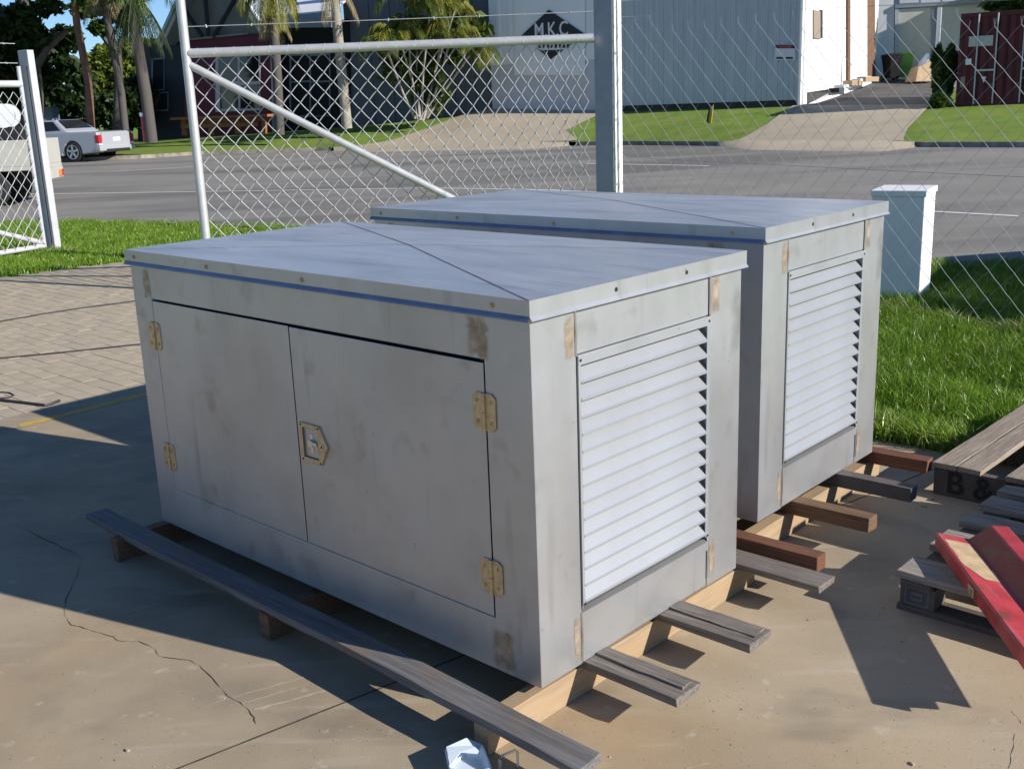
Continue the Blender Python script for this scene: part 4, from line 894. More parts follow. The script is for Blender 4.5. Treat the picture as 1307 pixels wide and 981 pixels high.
m_ = MB(); m_.tube([(lcx[0], lcx[1] - .35, zc_), (lcx[0], lcx[1], zc_)], .15, 20); m_.build('drum_core', MT['dark_trim'], dr_, smooth=True)
for yq in (-.38, 0):
    m_ = MB(); m_.tube([(lcx[0], lcx[1] + yq, zc_), (lcx[0], lcx[1] + yq + .03, zc_)], .24, 24); m_.build('drum_flange', MT['white_paint'], dr_, smooth=False)
m_ = MB(); m_.box((lcx[0] - .3, lcx[1] - .36, z0t + .06), (lcx[0] + .3, lcx[1] + .02, zc_ - .22)); m_.build('drum_stand', MT['dark_trim'], dr_)
# =================================================================== BUILDINGS ACROSS THE ROAD
MT['clad'] = mat('blue_grey_cladding', (0.53, 0.56, 0.60), rough=0.5, metal=0.1, var=0.08, scale=0.9, stretch=(3, 3, .3))
layer(MT['clad'], (0.42, 0.45, 0.49), 1.4, 0.5, 0.7, 0.6, stretch=(6, 6, .25))
MT['panel'] = mat('pale_blue_panel', (0.80, 0.81, 0.82), rough=0.5, var=0.04, scale=1)
MT['lowclad'] = mat('shaded_lower_cladding', (0.54, 0.54, 0.57), rough=0.55, var=0.06, scale=1)  # darker than the panel above: shadow on the lower wall put into colour
MT['charcoal'] = mat('charcoal_wall', (0.12, 0.13, 0.155), rough=0.6, var=0.08, scale=1)
MT['dark_house'] = mat('dark_navy_board', (0.028, 0.032, 0.048), rough=0.7, var=0.1, scale=2)
MT['maroon'] = mat('maroon_board', (0.13, 0.012, 0.045), rough=0.6, var=0.1, scale=2)
MT['whitewall'] = mat('white_wall', (0.80, 0.80, 0.79), rough=0.6, var=0.03, scale=1)
MT['base_dark'] = mat('wall_base_and_shade_band', (0.06, 0.058, 0.055), rough=0.9, var=0.3, scale=2)  # dark tone of the painted shade band and of the side wall foot
MT['brown'] = mat('brown_metal', (0.16, 0.085, 0.05), rough=0.6, var=0.2, scale=5)
MT['soffit'] = mat('grey_soffit', (0.28, 0.28, 0.26), rough=0.8, var=0.1, scale=2)
MT['roofwhite'] = mat('white_roof_sheet', (0.75, 0.77, 0.80), rough=0.5, var=0.03)
MT['fascia'] = mat('blue_grey_fascia', (0.22, 0.26, 0.33), rough=0.5, var=0.05)
MT['pale_barge'] = mat('white_bargeboard', (0.8, 0.8, 0.8), rough=0.5, var=0.03)
MT['frame'] = mat('pale_window_frame', (0.55, 0.57, 0.62), rough=0.5, var=0.05)
MT['intdark'] = mat('dark_interior', (0.012, 0.013, 0.018), rough=0.9, var=0.3)
MT['bench'] = mat('orange_timber', (0.34, 0.12, 0.045), rough=0.6, var=0.25, scale=6)
MT['sign_black'] = mat('sign_black', (0.014, 0.014, 0.022), rough=0.5, var=0.1)
MT['sign_white'] = mat('sign_white', (0.72, 0.74, 0.78), rough=0.5, var=0.03)
MT['roller'] = mat('beige_roller_door', (0.50, 0.50, 0.47), rough=0.6, var=0.05)
MT['shed'] = mat('shed_wall', (0.42, 0.46, 0.50), rough=0.6, var=0.06)
MT['contred'] = mat('dark_red_container', (0.105, 0.012, 0.017), rough=0.6, var=0.2, scale=1.5, col2=(0.07, 0.009, 0.012))
MT['bin_black'] = mat('black_bin_plastic', (0.010, 0.010, 0.011), rough=0.75, spec=0.15)
MT['green_bin'] = mat('lime_bin_plastic', (0.16, 0.38, 0.05), rough=0.5, var=0.1)
MT['card'] = mat('cardboard', (0.42, 0.30, 0.18), rough=0.8, var=0.15)
d2 = np.array([dF[0], dF[1], 0]); n2 = np.array([nF[0], nF[1], 0]); UPZ = np.array([0, 0, 1.])
C0 = Vpt(1020); C0g = C0.copy()
def fac(u, v, off=0.0): return onpl(u, v, C0 + n2 * off, n2)
def facx(u, off=0.0): p = fac(u, 120, off); return p
def slab_between(mb, A, B, z0, z1, n, th, mi=0):
    """upright panel from plan point A to B, front at A-B, thickness th behind (against n)"""
    A, B = np.array([A[0], A[1]]), np.array([B[0], B[1]]); t = np.array([n[0], n[1]]) * -th
    q = [(*A, z0), (*B, z0), (*(B + t), z0), (*(A + t), z0), (*A, z1), (*B, z1), (*(B + t), z1), (*(A + t), z1)]
    return mb.hexa(q, mi)
def rect_on(mb, u0, v0, u1, v1, plane, n, th, mi=0):
    """box standing proud of a wall plane by th, outlined by photo pixels"""
    P = [onpl(u, v, plane, n) for u, v in ((u0, v1), (u1, v1), (u1, v0), (u0, v0))]
    return mb.prism(P, np.asarray(n) * th, mi)
# ---- large blue-grey workshop
Lc = facx(630); Lc2 = facx(446)
HT = 9.0
wk = thing('workshop_building', 'large blue grey clad workshop with black diamond sign and white sunlit side wall', 'building', C0, 0)
def kid(mb, name, m_, parent=wk, **k):
    o = mb.build(name, m_, parent, **k); b = C0
    while parent is not None and parent.type == 'MESH': parent = parent.parent
    o.data.transform(Matrix.Translation(-Vector(parent.location))) if parent else None
    return o
def ribs(A, B, z0, z1, n, name, m_, parent, pitch=.19, depth=.03, per=4, base=None):
    """profiled cladding in sheets; every sheet is its own part, all sharing one mesh"""
    A, B = np.array(A[:2]), np.array(B[:2]); Lw = np.linalg.norm(B - A); d = (B - A) / Lw; sw = pitch * per; ns = int(math.ceil(Lw / sw)); sw = Lw / ns; pt = sw / per
    me = None
    for k in range(ns):
        if me is None:
            pr = []
            for j in range(per):
                x = j * pt; pr += [(x, 0), (x + pt * .55, 0), (x + pt * .65, -depth), (x + pt * .92, -depth)]
            pr.append((sw, 0)); m = MB(); m.grid([[(x, y, 0) for x, y in pr], [(x, y, z1 - z0) for x, y in pr]])
            o = m.build(name, m_, parent); me = o.data
        else:
            o = bpy.data.objects.new(name, me); C.objects.link(o); o.parent = parent
        q = A + d * sw * k; pl_ = np.array(parent.location)
        o.location = (q[0] - pl_[0], q[1] - pl_[1], z0 - pl_[2]); o.rotation_euler = (0, 0, math.atan2(d[1], d[0]))
zb_ = C0[2]
ribs(facx(762)[:2], C0[:2], zb_ - .1 + .29, HT, n2, 'cladding_sheet', MT['clad'], wk)
ribs(facx(628)[:2], facx(762)[:2], 3.1, HT, n2, 'cladding_sheet', MT['panel'], wk, pitch=.5, depth=.02, per=3)
m = MB(); slab_between(m, facx(628), facx(762), zb_ - .4, 3.1, n2, .1); kid(m, 'lower_wall', MT['lowclad'])
m = MB(); slab_between(m, facx(762, -.05), facx(1020, -.05), zb_ - .6, zb_ + .20, n2, .1); kid(m, 'shade_band', MT['base_dark'])  # dark band painted for the shade along the foot of the wall
m = MB(); slab_between(m, facx(628, -.08), facx(1019, -.08), zb_ - .5, HT, n2, .1); kid(m, 'backing_wall', MT['charcoal'])
p_ = onpl(700, 130, C0, n2)
m = MB(); rect_on(m, 657, -20, 747, 96, C0 + n2 * .03, n2, .03); kid(m, 'sign_panel', MT['panel'])
m = MB(); m.tube([C0 + n2 * .06 + d2 * .02 - UPZ * .1, C0 + n2 * .06 + d2 * .02 + UPZ * 8], .08, 8)
kid(m, 'corner_trim', MT['whitewall'])
# side wall, sunlit, going back along the lane
SIDE = np.array([.5, .866, 0]); nS = np.array([.866, -.5, 0])
def sidept(u, v, off=0.0): return onpl(u, v, C0 + nS * off + d2 * .12, nS)
S_end = sidept(1117, 100)
S0 = sidept(1028, 130)
m = MB(); q0_, q1_ = C0 + d2 * .12, S_end; m.hexa([(*q0_[:2], zb_ - .5), (*q1_[:2], zb_ - .5), *[(*(q - nS * .15)[:2], zb_ - .5) for q in (q1_, q0_)], (*q0_[:2], HT), (*q1_[:2], HT), *[(*(q - nS * .15)[:2], HT) for q in (q1_, q0_)]]); kid(m, 'side_wall', MT['whitewall'])
def side_rect(u0, v0, u1, v1, th, name, m_, slope=None, parent=wk):
    P = [sidept(u0, v1, .0), sidept(u1, v1 if slope is None else slope, .0), sidept(u1, v0), sidept(u0, v0)]
    if slope is None:
        P[1][2] = P[0][2]; P[2][2] = P[3][2]
    m = MB(); m.prism(P, nS * th); return kid(m, name, m_, parent)
side_rect(1037, 13, 1045.5, 49, .05, 'side_window', MT['pallet_wood']); side_rect(1045.5, 13, 1047.5, 49, .07, 'window_reveal', MT['dark_house'])
side_rect(1079.5, -30, 1082.5, 108, .09, 'downpipe', MT['brown'])
side_rect(1107, -30, 1116.5, 97, .02, 'side_doorway', MT['brown'])
side_rect(1030, 118, 1070, 133, .03, 'wall_base', MT['base_dark'], slope=112)
# diamond sign
dia = thing('diamond_sign', 'black diamond sign lettered M.K.C fixed high on the pale blue workshop panel', 'sign', fac(704, 46), math.atan2(dF[1], dF[0]))
R_s = np.array([[dF[0], dF[1], 0], [-dF[1], dF[0], 0], [0, 0, 1]])
base = np.array(dia.location)
def sl_(u, v): return (R_s @ (fac(u, v, .0) - base))
def dpart(pts, y, name, m_, th=.02, par=None):
    m = MB(); m.prism([(x, y, z) for x, z in pts], (0, -th, 0)); return m.build(name, m_, par or dia)
dp = [sl_(*p) for p in ((702, 13), (748, 44), (704, 76), (667, 46))]; dp = [(q[0], q[2]) for q in dp]
dpart(dp, -.07, 'sign_board', MT['sign_black'], .03)
def band(pix, name, m_, y=-.101):
    q = [sl_(*p) for p in pix]; return dpart([(a[0], a[2]) for a in q], y, name, m_, .006)
band([(680, 57.5), (729, 55.5), (731, 53.5), (733, 53.5), (722, 63.5), (692, 64.5)], 'lower_band', MT['sign_white'])
hgt_l = np.linalg.norm(fac(704, 31) - fac(704, 46))
t3 = text_part('M.K.C', hgt_l * 1.72, 'sign_lettering', MT['sign_white'], dia, (sl_(705, 38)[0], -.102, sl_(705, 38)[2] - .02), (R(90), 0, 0), .004, .006, .78)
for k, u in enumerate(np.linspace(689, 725, 8)):
    band([(u, 56.8), (u + 3.4, 56.6), (u + 3.4 - (k % 2), 61.4), (u + (k % 3) * .5, 61.6)], 'band_letter', MT['sign_black'], -.108)
# warning sign and meter box on the cladding
ws = thing('warning_sign', 'small white warning sign with red and black header near the workshop corner', 'sign', fac(1001, 67), 0)
for nm, r_, m_, o in [('sign_board', (989, 57, 1015, 77), MT['sign_white'], .05), ('header', (989, 57.5, 1015, 62), MT['sign_black'], .058), ('header_oval', (993, 58.6, 1011, 61), MT['red_lens'], .064), ('text_block', (991, 73, 1000, 75.5), MT['sign_black'], .058), ('text_block', (1003, 73, 1012, 75.5), MT['sign_black'], .058)]:
    m = MB(); rect_on(m, *r_, C0 + n2 * o, n2, .006); kid(m, nm, m_, ws)
mk = verge3(906, 157)
mk_t = thing('marker_post', 'small leaning yellow and black marker standing on the grass in front of workshop', 'marker', mk, R(-30))
m = MB(); m.hexa([(-.05, -.02, 0), (.05, -.02, 0), (.05, .02, 0), (-.05, .02, 0), (.03, -.02, .48), (.11, -.02, .55), (.11, .02, .55), (.03, .02, .48)]); m.build('yellow_board', MT['yellow_line'], mk_t)
m = MB(); m.hexa([(-.11, -.015, .05), (-.055, -.015, .0), (-.055, .025, .0), (-.11, .025, .05), (-.03, -.015, .5), (.025, -.015, .46), (.025, .025, .46), (-.03, .025, .5)]); m.build('black_board', MT['sign_black'], mk_t)
# ---- lane and sheds behind
lane = MB(); G = []
for s in np.linspace(0, 1, 6):
    G.append([aty(u0 + (u1 - u0) * k, v0 + (v1 - v0) * k, D0 + (D1 - D0) * k) for k in np.linspace(0, 1, 8) for (u0, u1, v0, v1, D0, D1) in [(1012 + 100 * s, 1190 + 5 * s, 137 - 36 * s, 136 - 34 * s, 36.2 + 10.5 * s, 33.4 + 12.5 * s)]])
lane.grid(G); struct(lane.build('lane', MT['asphalt2']))
S1 = aty(1150, 100, 47.0)
sh_ = thing('shed', 'grey shed with beige roller door and glazed strip at the end of the lane', 'shed', S1, 0)
PS = S1; nSh = np.array([-.25, -.968, 0])
def shp(u0, v0, u1, v1, off, name, m_, th=.05, parent=sh_):
    P = [onpl(u, v, PS + nSh * off, nSh) for u, v in ((u0, v1), (u1, v1), (u1, v0), (u0, v0))]; P[1][2] = P[0][2]; P[2][2] = P[3][2]
    m = MB(); m.prism(P, nSh * th); return kid(m, name, m_, parent)
shp(1080, -120, 1330, 118, -.1, 'wall', MT['shed'], .1)
shp(1118, -60, 1141, 104, .0, 'white_bay', MT['whitewall'])
shp(1147, 12, 1188, 104, .02, 'roller_door', MT['roller'])
shp(1142, 10, 1147, 104, .04, 'door_jamb', MT['shed'], .08); shp(1188, 10, 1193, 104, .04, 'door_jamb', MT['fascia'], .10)
shp(1142, 6, 1330, 11, .05, 'lintel', MT['fascia'], .1)
for k in range(5): shp(1148 + k * 27, -60, 1173 + k * 27, 5, .05, 'glazing_pane', MT['clad'])
shp(1254, -60, 1264, 10, .06, 'white_post', MT['whitewall'], .15)
m_ = None
# dark post by the lane, bins, rubbish
lp2 = aty(1193, 112, 39.0)
pq = thing('fence_post', 'dark thin steel post standing beside the lane left of the red container', 'post', lp2, 0)
hh = aty(1193, 10, 39.0)[2] - lp2[2]
m = MB(); m.box((-.05, -.05, -.5), (.05, .05, hh)); m.build('post_body', MT['fascia'], pq); m = MB(); m.box((.055, -.04, hh * .45), (.075, .04, hh)); m.build('lit_strip', MT['whitewall'], pq)
def bin_(u, v, D, h, label, bm, lm, rz):
    p = aty(u, v, D); t = thing('wheelie_bin', label, 'bin', p, rz, 'bins at the end of the lane')
    m = MB(); m.hexa([(-.2, -.24, .08), (.2, -.24, .08), (.2, .24, .08), (-.2, .24, .08), (-.29, -.33, h * .9), (.29, -.33, h * .9), (.29, .36, h * .9), (-.29, .36, h * .9)]); m.build('bin_body', bm, t, bevel=.03)
    m = MB(); m.hexa([(-.31, -.36, h * .905), (.31, -.36, h * .905), (.31, .42, h * .905), (-.31, .42, h * .905), (-.26, -.28, h), (.26, -.28, h), (.28, .38, h * .97), (-.28, .38, h * .97)]); m.build('lid', lm, t, bevel=.02)
    m = MB(); m.tube([(-.27, .40, h * .86), (.27, .40, h * .86)], .025, 8); m.build('handle', lm, t)
    for s in (-1, 1):
        m = MB(); m.tube([(s * .22, .26, .11), (s * .28, .26, .11)], .11, 12); m.build('wheel', MT['tyre'], t)
bin_(1137.5, 103, 45, 1.05, 'black wheelie bin standing against the white bay at the end of lane', MT['bin_black'], MT['bin_black'], .2)
bin_(1154, 101, 45.8, 1.08, 'lime green wheelie bin half hidden beside the black bin', MT['green_bin'], MT['green_bin'], -.2)
cbp = aty(1174, 104, 44.5); cb = thing('cardboard_box', 'crushed brown cardboard box dumped by the roller door', 'box', cbp, .4)
m = MB(); m.hexa([(-.5, -.3, 0), (.45, -.35, 0), (.5, .3, 0), (-.5, .3, 0), (-.3, -.2, .55), (.42, -.3, .85), (.4, .2, .7), (-.3, .2, .5)]); m.build('carton', MT['card'], cb); m = MB(); m.add([(.42, -.3, .85), (.4, .2, .7), (.75, .25, .8), (.8, -.3, 1.0)], [(0, 1, 2, 3)]); m.build('flap', MT['card'], cb)
bgp = aty(1182, 101, 44.8); m = MB(); rr = random.Random(4)
m.tube([(0, 0, 0), (.02, 0, .25), (-.02, .02, .6), (.03, 0, .85), (.02, 0, 1.0)], .2, 9, rs=[.25, .36, .32, .18, .05]); tag(m.build('rubbish_bag', MT['plastic_white'], None, smooth=True, loc=bgp), 'pale rubbish bag leaning beside the cardboard box at the roller door', 'bag')
tpl = thing('timber_offcuts', 'pale timber offcuts heaped along the foot of the white side wall', 'timber', sidept(1095, 108, .4), 0)
for k, (u, v, w_) in enumerate([(1076, 112, 10), (1088, 108, 9), (1100, 104, 8), (1108, 103, 5)]):
    q = sidept(u, v, .35 + .1 * (k % 2)); m = MB(); m.obox(q + UPZ * .05, SIDE * (.6 + .2 * k), nS * .16, UPZ * (.05 + .04 * (k % 2))); kid(m, 'offcut', MT['pine'] if k % 2 else MT['sign_white'], tpl)
# ---- red container
cD = 32.0
cA, cB = aty(1219, 134, cD), aty(1219, 18, cD)
cdir = d2; cz0, cz1 = cA[2] - .04, cB[2]
cn = thing('shipping_container', 'dark red shipping container with grey locking bars on the grass at right', 'container', (cA[0], cA[1], cz0), math.atan2(dF[1], dF[0]))
CW, CH, CLn = 2.6, cz1 - cz0, 6.0
m = MB(); m.box((.06, .05, .1), (CW - .06, CLn, CH - .05)); m.build('box_body', MT['contred'], cn)
for nm, lo, hi in [('corner_post', (0, 0, 0), (.1, .12, CH)), ('corner_post', (CW - .1, 0, 0), (CW, .12, CH)), ('header_rail', (.1, .01, CH - .12), (CW - .1, .12, CH)), ('sill_rail', (.1, .01, 0), (CW - .1, .12, .14)), ('roof_rail', (0, .12, CH - .09), (.07, CLn, CH)), ('floor_rail', (0, .12, 0), (.07, CLn, .14))]:
    m = MB(); m.box(lo, hi); m.build(nm, MT['contred'], cn, bevel=.008)
for k in range(2):
    x0_, x1_ = (.105, CW / 2 - .004) if k == 0 else (CW / 2 + .004, CW - .105); pr = []; x = x0_; n_ = 5; pw = (x1_ - x0_) / n_
    for j in range(n_): pr += [(x, .025), (x + pw * .6, .025), (x + pw * .68, .05), (x + pw * .92, .05)]; x += pw
    pr.append((x1_, .025)); m = MB(); m.grid([[(a, b, .145) for a, b in pr], [(a, b, CH - .125) for a, b in pr]]); dd = m.build('door', MT['contred'], cn)
    for xx in ((x0_ + .32 * (x1_ - x0_)), (x0_ + .74 * (x1_ - x0_))):
        m = MB(); m.tube([(xx, -.005, .05), (xx, -.005, CH - .04)], .022, 8); m.build('locking_bar', MT['galv'], dd, smooth=True)
    m = MB(); m.box((x0_ + .32 * (x1_ - x0_), -.03, .95), (x0_ + .74 * (x1_ - x0_), -.012, 1.0)); m.build('bar_handle', MT['galv'], dd)
Rc = np.array([[dF[0], dF[1], 0], [-dF[1], dF[0], 0], [0, 0, 1]])
def conp(u, v): return Rc @ (onpl(u, v, np.array([cA[0], cA[1], 0]), n2) - np.array([cA[0], cA[1], cz0]))
for nm, u0, v0, u1, v1, m_ in [('pale_label', 1236, 45, 1268, 60, MT['roller']), ('blue_label', 1232, 75, 1240, 83, MT['panel']), ('tan_label', 1223, 98, 1232, 112, MT['pallet_wood'])]:
    a, b = conp(u0, v1), conp(u1, v0); m = MB(); m.box((a[0], .010, a[2]), (b[0], .020, b[2])); m.build(nm, m_, cn)
a, b, c_3 = conp(1252, 98), conp(1259, 98), conp(1255.5, 106); m = MB(); m.prism([(a[0], .012, a[2]), (b[0], .012, b[2]), (c_3[0], .012, c_3[2])], (0, .008, 0)); m.build('triangle_label', MT['sign_white'], cn)
# ---- house on the left: charcoal wing, maroon gable room, veranda
HO = Lc2.copy(); hs = thing('house', 'dark navy and maroon house with open trussed gable and white veranda roof', 'house', HO, 0)
def hp(u, v, off=0.0): return onpl(u, v, HO + n2 * off, n2)
def hrect(u0, v0, u1, v1, off, th, name, m_, parent=hs, square=True):
    P = [hp(u, v, off) for u, v in ((u0, v1), (u1, v1), (u1, v0), (u0, v0))]
    if square: P[1][2] = P[0][2]; P[2][2] = P[3][2]
    m = MB(); m.prism(P, n2 * th); return kid(m, name, m_, parent)
def hpoly(pix, off, th, name, m_, parent=hs):
    m = MB(); m.prism([hp(u, v, off) for u, v in pix], n2 * th); return kid(m, name, m_, parent)
cwing = thing('annex_building', 'charcoal walled annex behind the golden palms beside the workshop', 'building', facx(540), 0)
m = MB(); slab_between(m, facx(446, -.3), facx(630, -.3), .6, 8.0, n2, .2); kid(m, 'wall', MT['charcoal'], cwing)
for k in range(7):
    u = 452 + k * 26; m = MB(); slab_between(m, facx(u, -.27), facx(u + 25, -.27), .8, 7.9, n2, .02); kid(m, 'wall_panel', MT['charcoal'], cwing)
hpoly([(178, 200), (448, 180), (448, 30), (178, 58)], -.5, .1, 'rear_wall', MT['dark_house'])
w1 = hrect(183, 58, 238, 190, .0, .12, 'wall', MT['dark_house'])
for (u0, v0, u1, v1) in [(194, 75, 210, 116), (200, 118, 215, 142)]:
    f_ = hrect(u0, v0, u1, v1, .122, .03, 'window', MT['fascia']); hrect(u0 + 1.2, v0 + 1.5, u1 - 1.2, v1 - 1.5, .154, .01, 'pane', MT['intdark'], f_)
mw = hrect(238, 52, 348, 176, .35, .12, 'maroon_wall', MT['maroon'])
wf = hrect(276, 70, 333, 143, .48, .05, 'window', MT['frame'])
for (u0, v0, u1, v1) in [(279, 73, 303, 105), (306, 73, 330, 105), (281, 109, 304, 139), (307, 109, 331, 139)]:
    hrect(u0, v0, u1, v1, .535, .008, 'pane', MT['glass'], wf)
hpoly([(236, 52.5), (318, 44), (318, 41.5), (236, 50)], .5, .06, 'gutter', MT['soffit'])
# gable: back triangle, bargeboards, trusses, roof sheet
hpoly([(205, 56), (262, -70), (337, 43), (318, 44), (236, 52)], .2, .05, 'gable_soffit', MT['soffit'])
for a, b, nm in [((203, 57), (262, -72), 'bargeboard'), ((262, -72), (336, 40), 'bargeboard')]:
    m = MB(); P, Q_ = hp(*a, 1.0), hp(*b, 1.0); t = (Q_ - P) / np.linalg.norm(Q_ - P); m.obox((P + Q_) / 2, (Q_ - P) / 2, np.cross(t, n2) * .17, n2 * .05); kid(m, nm, MT['pale_barge'])
for a, b in [((266, 46), (260, -30)), ((302, -5), (273, 47)), ((232, 8), (258, 46))]:
    m = MB(); m.tube([hp(*a, .55), hp(*b, .55)], .09, 6); kid(m, 'truss_member', MT['dark_house'])
m = MB(); pk0, pk1, pk2 = hp(203, 57, 1.1), hp(262, -72, 1.1), hp(336, 40, 1.1); bk_ = -n2 * 6
m.prism([pk0, pk1, pk1 + UPZ * .12, pk0 + UPZ * .12], bk_); m.prism([pk1, pk2, pk2 + UPZ * .12, pk1 + UPZ * .12], bk_); kid(m, 'roof', MT['fascia'])
# veranda to the right
hrect(345, 34, 448, 170, -.3, .1, 'veranda_back', MT['intdark'])
q1, q2 = hp(348, 22, .82), hp(425, 20, .82); q2[2] = q1[2]
m = MB(); m.prism([q1, q2, q2 - n2 * 5 + UPZ * 2.3, q1 - n2 * 5 + UPZ * 2.3], UPZ * .06); kid(m, 'veranda_roof', MT['roofwhite'])
hpoly([(338, 36), (424, 35), (424, 22), (348, 23.5), (338, 22)], .75, .06, 'veranda_fascia', MT['fascia'])
f_ = hrect(370, 70, 422, 150, -.19, .03, 'window', MT['fascia']); 
for (u0, v0, u1, v1) in [(372, 72, 395, 104), (397, 72, 420, 104), (372, 106, 395, 148), (397, 106, 420, 148)]: hrect(u0, v0, u1, v1, -.155, .008, 'pane', MT['intdark'], f_)
m = MB(); m.tube([hp(350, 170, .6), hp(347, 30, .6)], .09, 8); kid(m, 'veranda_post', MT['fascia'])
bn = thing('bench', 'orange brown timber bench seat standing in front of the maroon wall', 'bench', hp(290, 168, 1.6), 0)
def bp(u0, v0, u1, v1, off, th, nm): hrect(u0, v0, u1, v1, off, th, nm, MT['bench'], bn)
bp(228, 150, 352, 153, 1.3, .5, 'top_board'); bp(232, 154, 345, 158, 1.3, .06, 'back_slat'); bp(232, 159, 330, 164, 1.45, .06, 'front_slat')
for u in (234, 268, 302, 336): bp(u, 153, u + 5, 173, 1.35, .1, 'leg')
# red topped bollard
rb = aty(186, 177, 38.5); b_ = thing('bollard', 'red bollard with white cap beside the leaning palm trunks', 'bollard', rb, 0); hh = aty(181, 144, 38.5)[2] - rb[2]
m = MB(); m.tube([(0, 0, -.1), (0, 0, hh * .86)], .09, 10); m.build('shaft', MT['red_paint'], b_, smooth=True); m = MB(); m.tube([(0, 0, hh * .861), (0, 0, hh)], .115, 10); m.build('cap', MT['white_paint'], b_, smooth=False)

# =================================================================== TREES
MT['bark'] = mat('grey_bark', (0.075, 0.066, 0.062), rough=0.9, scale=5, bump=.5, col2=(0.09, 0.08, 0.07))
MT['bark_pale'] = mat('pale_palm_bark', (0.36, 0.33, 0.28), rough=0.9, scale=6, stretch=(1, 1, 5), bump=.3, col2=(0.20, 0.18, 0.15))
MT['bark_red'] = mat('reddish_bark', (0.20, 0.11, 0.07), rough=0.9, scale=5, bump=.4, col2=(0.11, 0.065, 0.045))
MT['leaf_dark'] = leafmat('dark_foliage', (0.012, 0.028, 0.008), (0.032, 0.065, 0.014), 0.5)
MT['leaf_mid'] = leafmat('mid_foliage', (0.035, 0.075, 0.012), (0.09, 0.15, 0.022), 0.6)
MT['leaf_lime'] = leafmat('lime_foliage', (0.09, 0.13, 0.018), (0.19, 0.23, 0.035), 0.7)
MT['frond'] = leafmat('palm_frond', (0.05, 0.085, 0.012), (0.13, 0.17, 0.03), 1.2)
MT['frond_y'] = leafmat('golden_frond', (0.13, 0.15, 0.02), (0.27, 0.26, 0.045), 1.5)
MT['frond_dry'] = leafmat('dry_frond', (0.20, 0.16, 0.08), (0.34, 0.29, 0.17), 2)
def foliage(name, clumps, n, size, m_, parent, seed, hollow=0.55):
    """many small leaf faces spread through ellipsoid clumps: (centre, radii) in the parent's frame"""
    rg = np.random.default_rng(seed); vol = np.array([c[1][0] * c[1][1] * c[1][2] for c in clumps]) ** .75; k = rg.choice(len(clumps), n, p=vol / vol.sum())
    cen = np.array([c[0] for c in clumps], float)[k]; rad = np.array([c[1] for c in clumps], float)[k]
    d = rg.normal(size=(n, 3)); d /= np.linalg.norm(d, axis=1)[:, None]; r_ = hollow + (1 - hollow) * rg.random(n) ** .6; r_ *= 1 + .22 * np.sin(d[:, 0] * 7 + k) * np.sin(d[:, 2] * 6 + 2 * k)
    P = cen + d * r_[:, None] * rad
    a = rg.normal(size=(n, 3)); a /= np.linalg.norm(a, axis=1)[:, None]; b = np.cross(a, rg.normal(size=(n, 3))); b /= np.linalg.norm(b, axis=1)[:, None]
    s = size * rg.uniform(.5, 1.4, n)[:, None]; V = np.stack([P - a * s, P + b * s * .45, P + a * s, P - b * s * .45], 1).reshape(-1, 3)
    me = bpy.data.meshes.new(name); me.vertices.add(4 * n); me.vertices.foreach_set('co', V.ravel()); me.loops.add(4 * n); me.loops.foreach_set('vertex_index', np.arange(4 * n, dtype=np.int32))
    me.polygons.add(n); me.polygons.foreach_set('loop_start', np.arange(0, 4 * n, 4, dtype=np.int32)); me.materials.append(m_); me.update(calc_edges=True)
    o = bpy.data.objects.new(name, me); C.objects.link(o); o.parent = parent; return o
def wpix(pts, D, base): return [aty(u, v, D) - base for u, v in pts]
def trunk(parent, pts, r0, r1, m_, n=9, name='trunk'):
    m = MB(); k = len(pts); m.tube(pts, r0, n, rs=[r0 + (r1 - r0) * i / (k - 1) for i in range(k)]); return m.build(name, m_, parent, smooth=True)
def tree(label, D, tr_pix, r0, r1, bark, clump_pix, n, size, leaf, seed, group=None, limbs=(), name='tree', cat='tree'):
    base = aty(*tr_pix[0], D); t = thing(name, label, cat, base, 0, group); T = trunk(t, wpix(tr_pix, D, base), r0, r1, bark)
    for lp in limbs:
        m = MB(); q = wpix(lp, D, base); m.tube(q, r1, 6, rs=list(np.linspace(r1, r1 * .35, len(q)))); m.build('limb', bark, t, smooth=True)
    px = D / FPX; cl = []
    for (u, v, ru, rv, dd) in clump_pix: cl.append((aty(u, v, D + dd) - base, (ru * px, min(ru, rv) * px * 1.1, rv * px)))
    if cl: foliage('crown', cl, n, size, leaf, t, seed)
    return t
G1 = 'trees at the far left across the road'
tree('big dark shade tree with dense black green crown at the far left', 42, [(40, 190), (42, 120), (38, 60), (30, 0)], .45, .25, MT['bark'],
     [(12, 62, 40, 26, 0), (58, 80, 36, 26, 1), (0, 110, 40, 26, 0), (18, 24, 30, 15, -1), (84, 50, 20, 16, 1), (58, 10, 26, 9, 0), (40, 50, 26, 18, 0), (100, 100, 20, 18, 2), (-50, 60, 60, 70, 0), (20, -45, 80, 34, 0), (60, 120, 36, 16, 1)], 15000, .20, MT['leaf_dark'], 1, G1, [[(40, 90), (60, 60), (85, 40)], [(38, 60), (10, 30), (-10, 10)]])
tree('thin reddish trunked tree leaning left with light leaves among the shade', 40, [(117, 180), (113, 108), (106, 70), (98, 30), (93, -20)], .15, .12, MT['bark_red'],
     [(95, -30, 60, 24, 0), (120, -6, 26, 12, 0)], 3500, .17, MT['leaf_mid'], 2, G1)
tree('bright green leafy tree behind the palm trunks with sky gaps', 47, [(150, 185), (152, 120), (150, 60)], .25, .15, MT['bark'],
     [(150, 15, 20, 13, 0), (168, 30, 14, 9, 0), (128, 35, 14, 9, 0), (150, -12, 40, 14, 0), (110, 12, 18, 10, 0)], 3600, .16, MT['leaf_mid'], 3, G1, [[(150, 60), (165, 35), (180, 20)], [(150, 70), (130, 45), (115, 30)]])
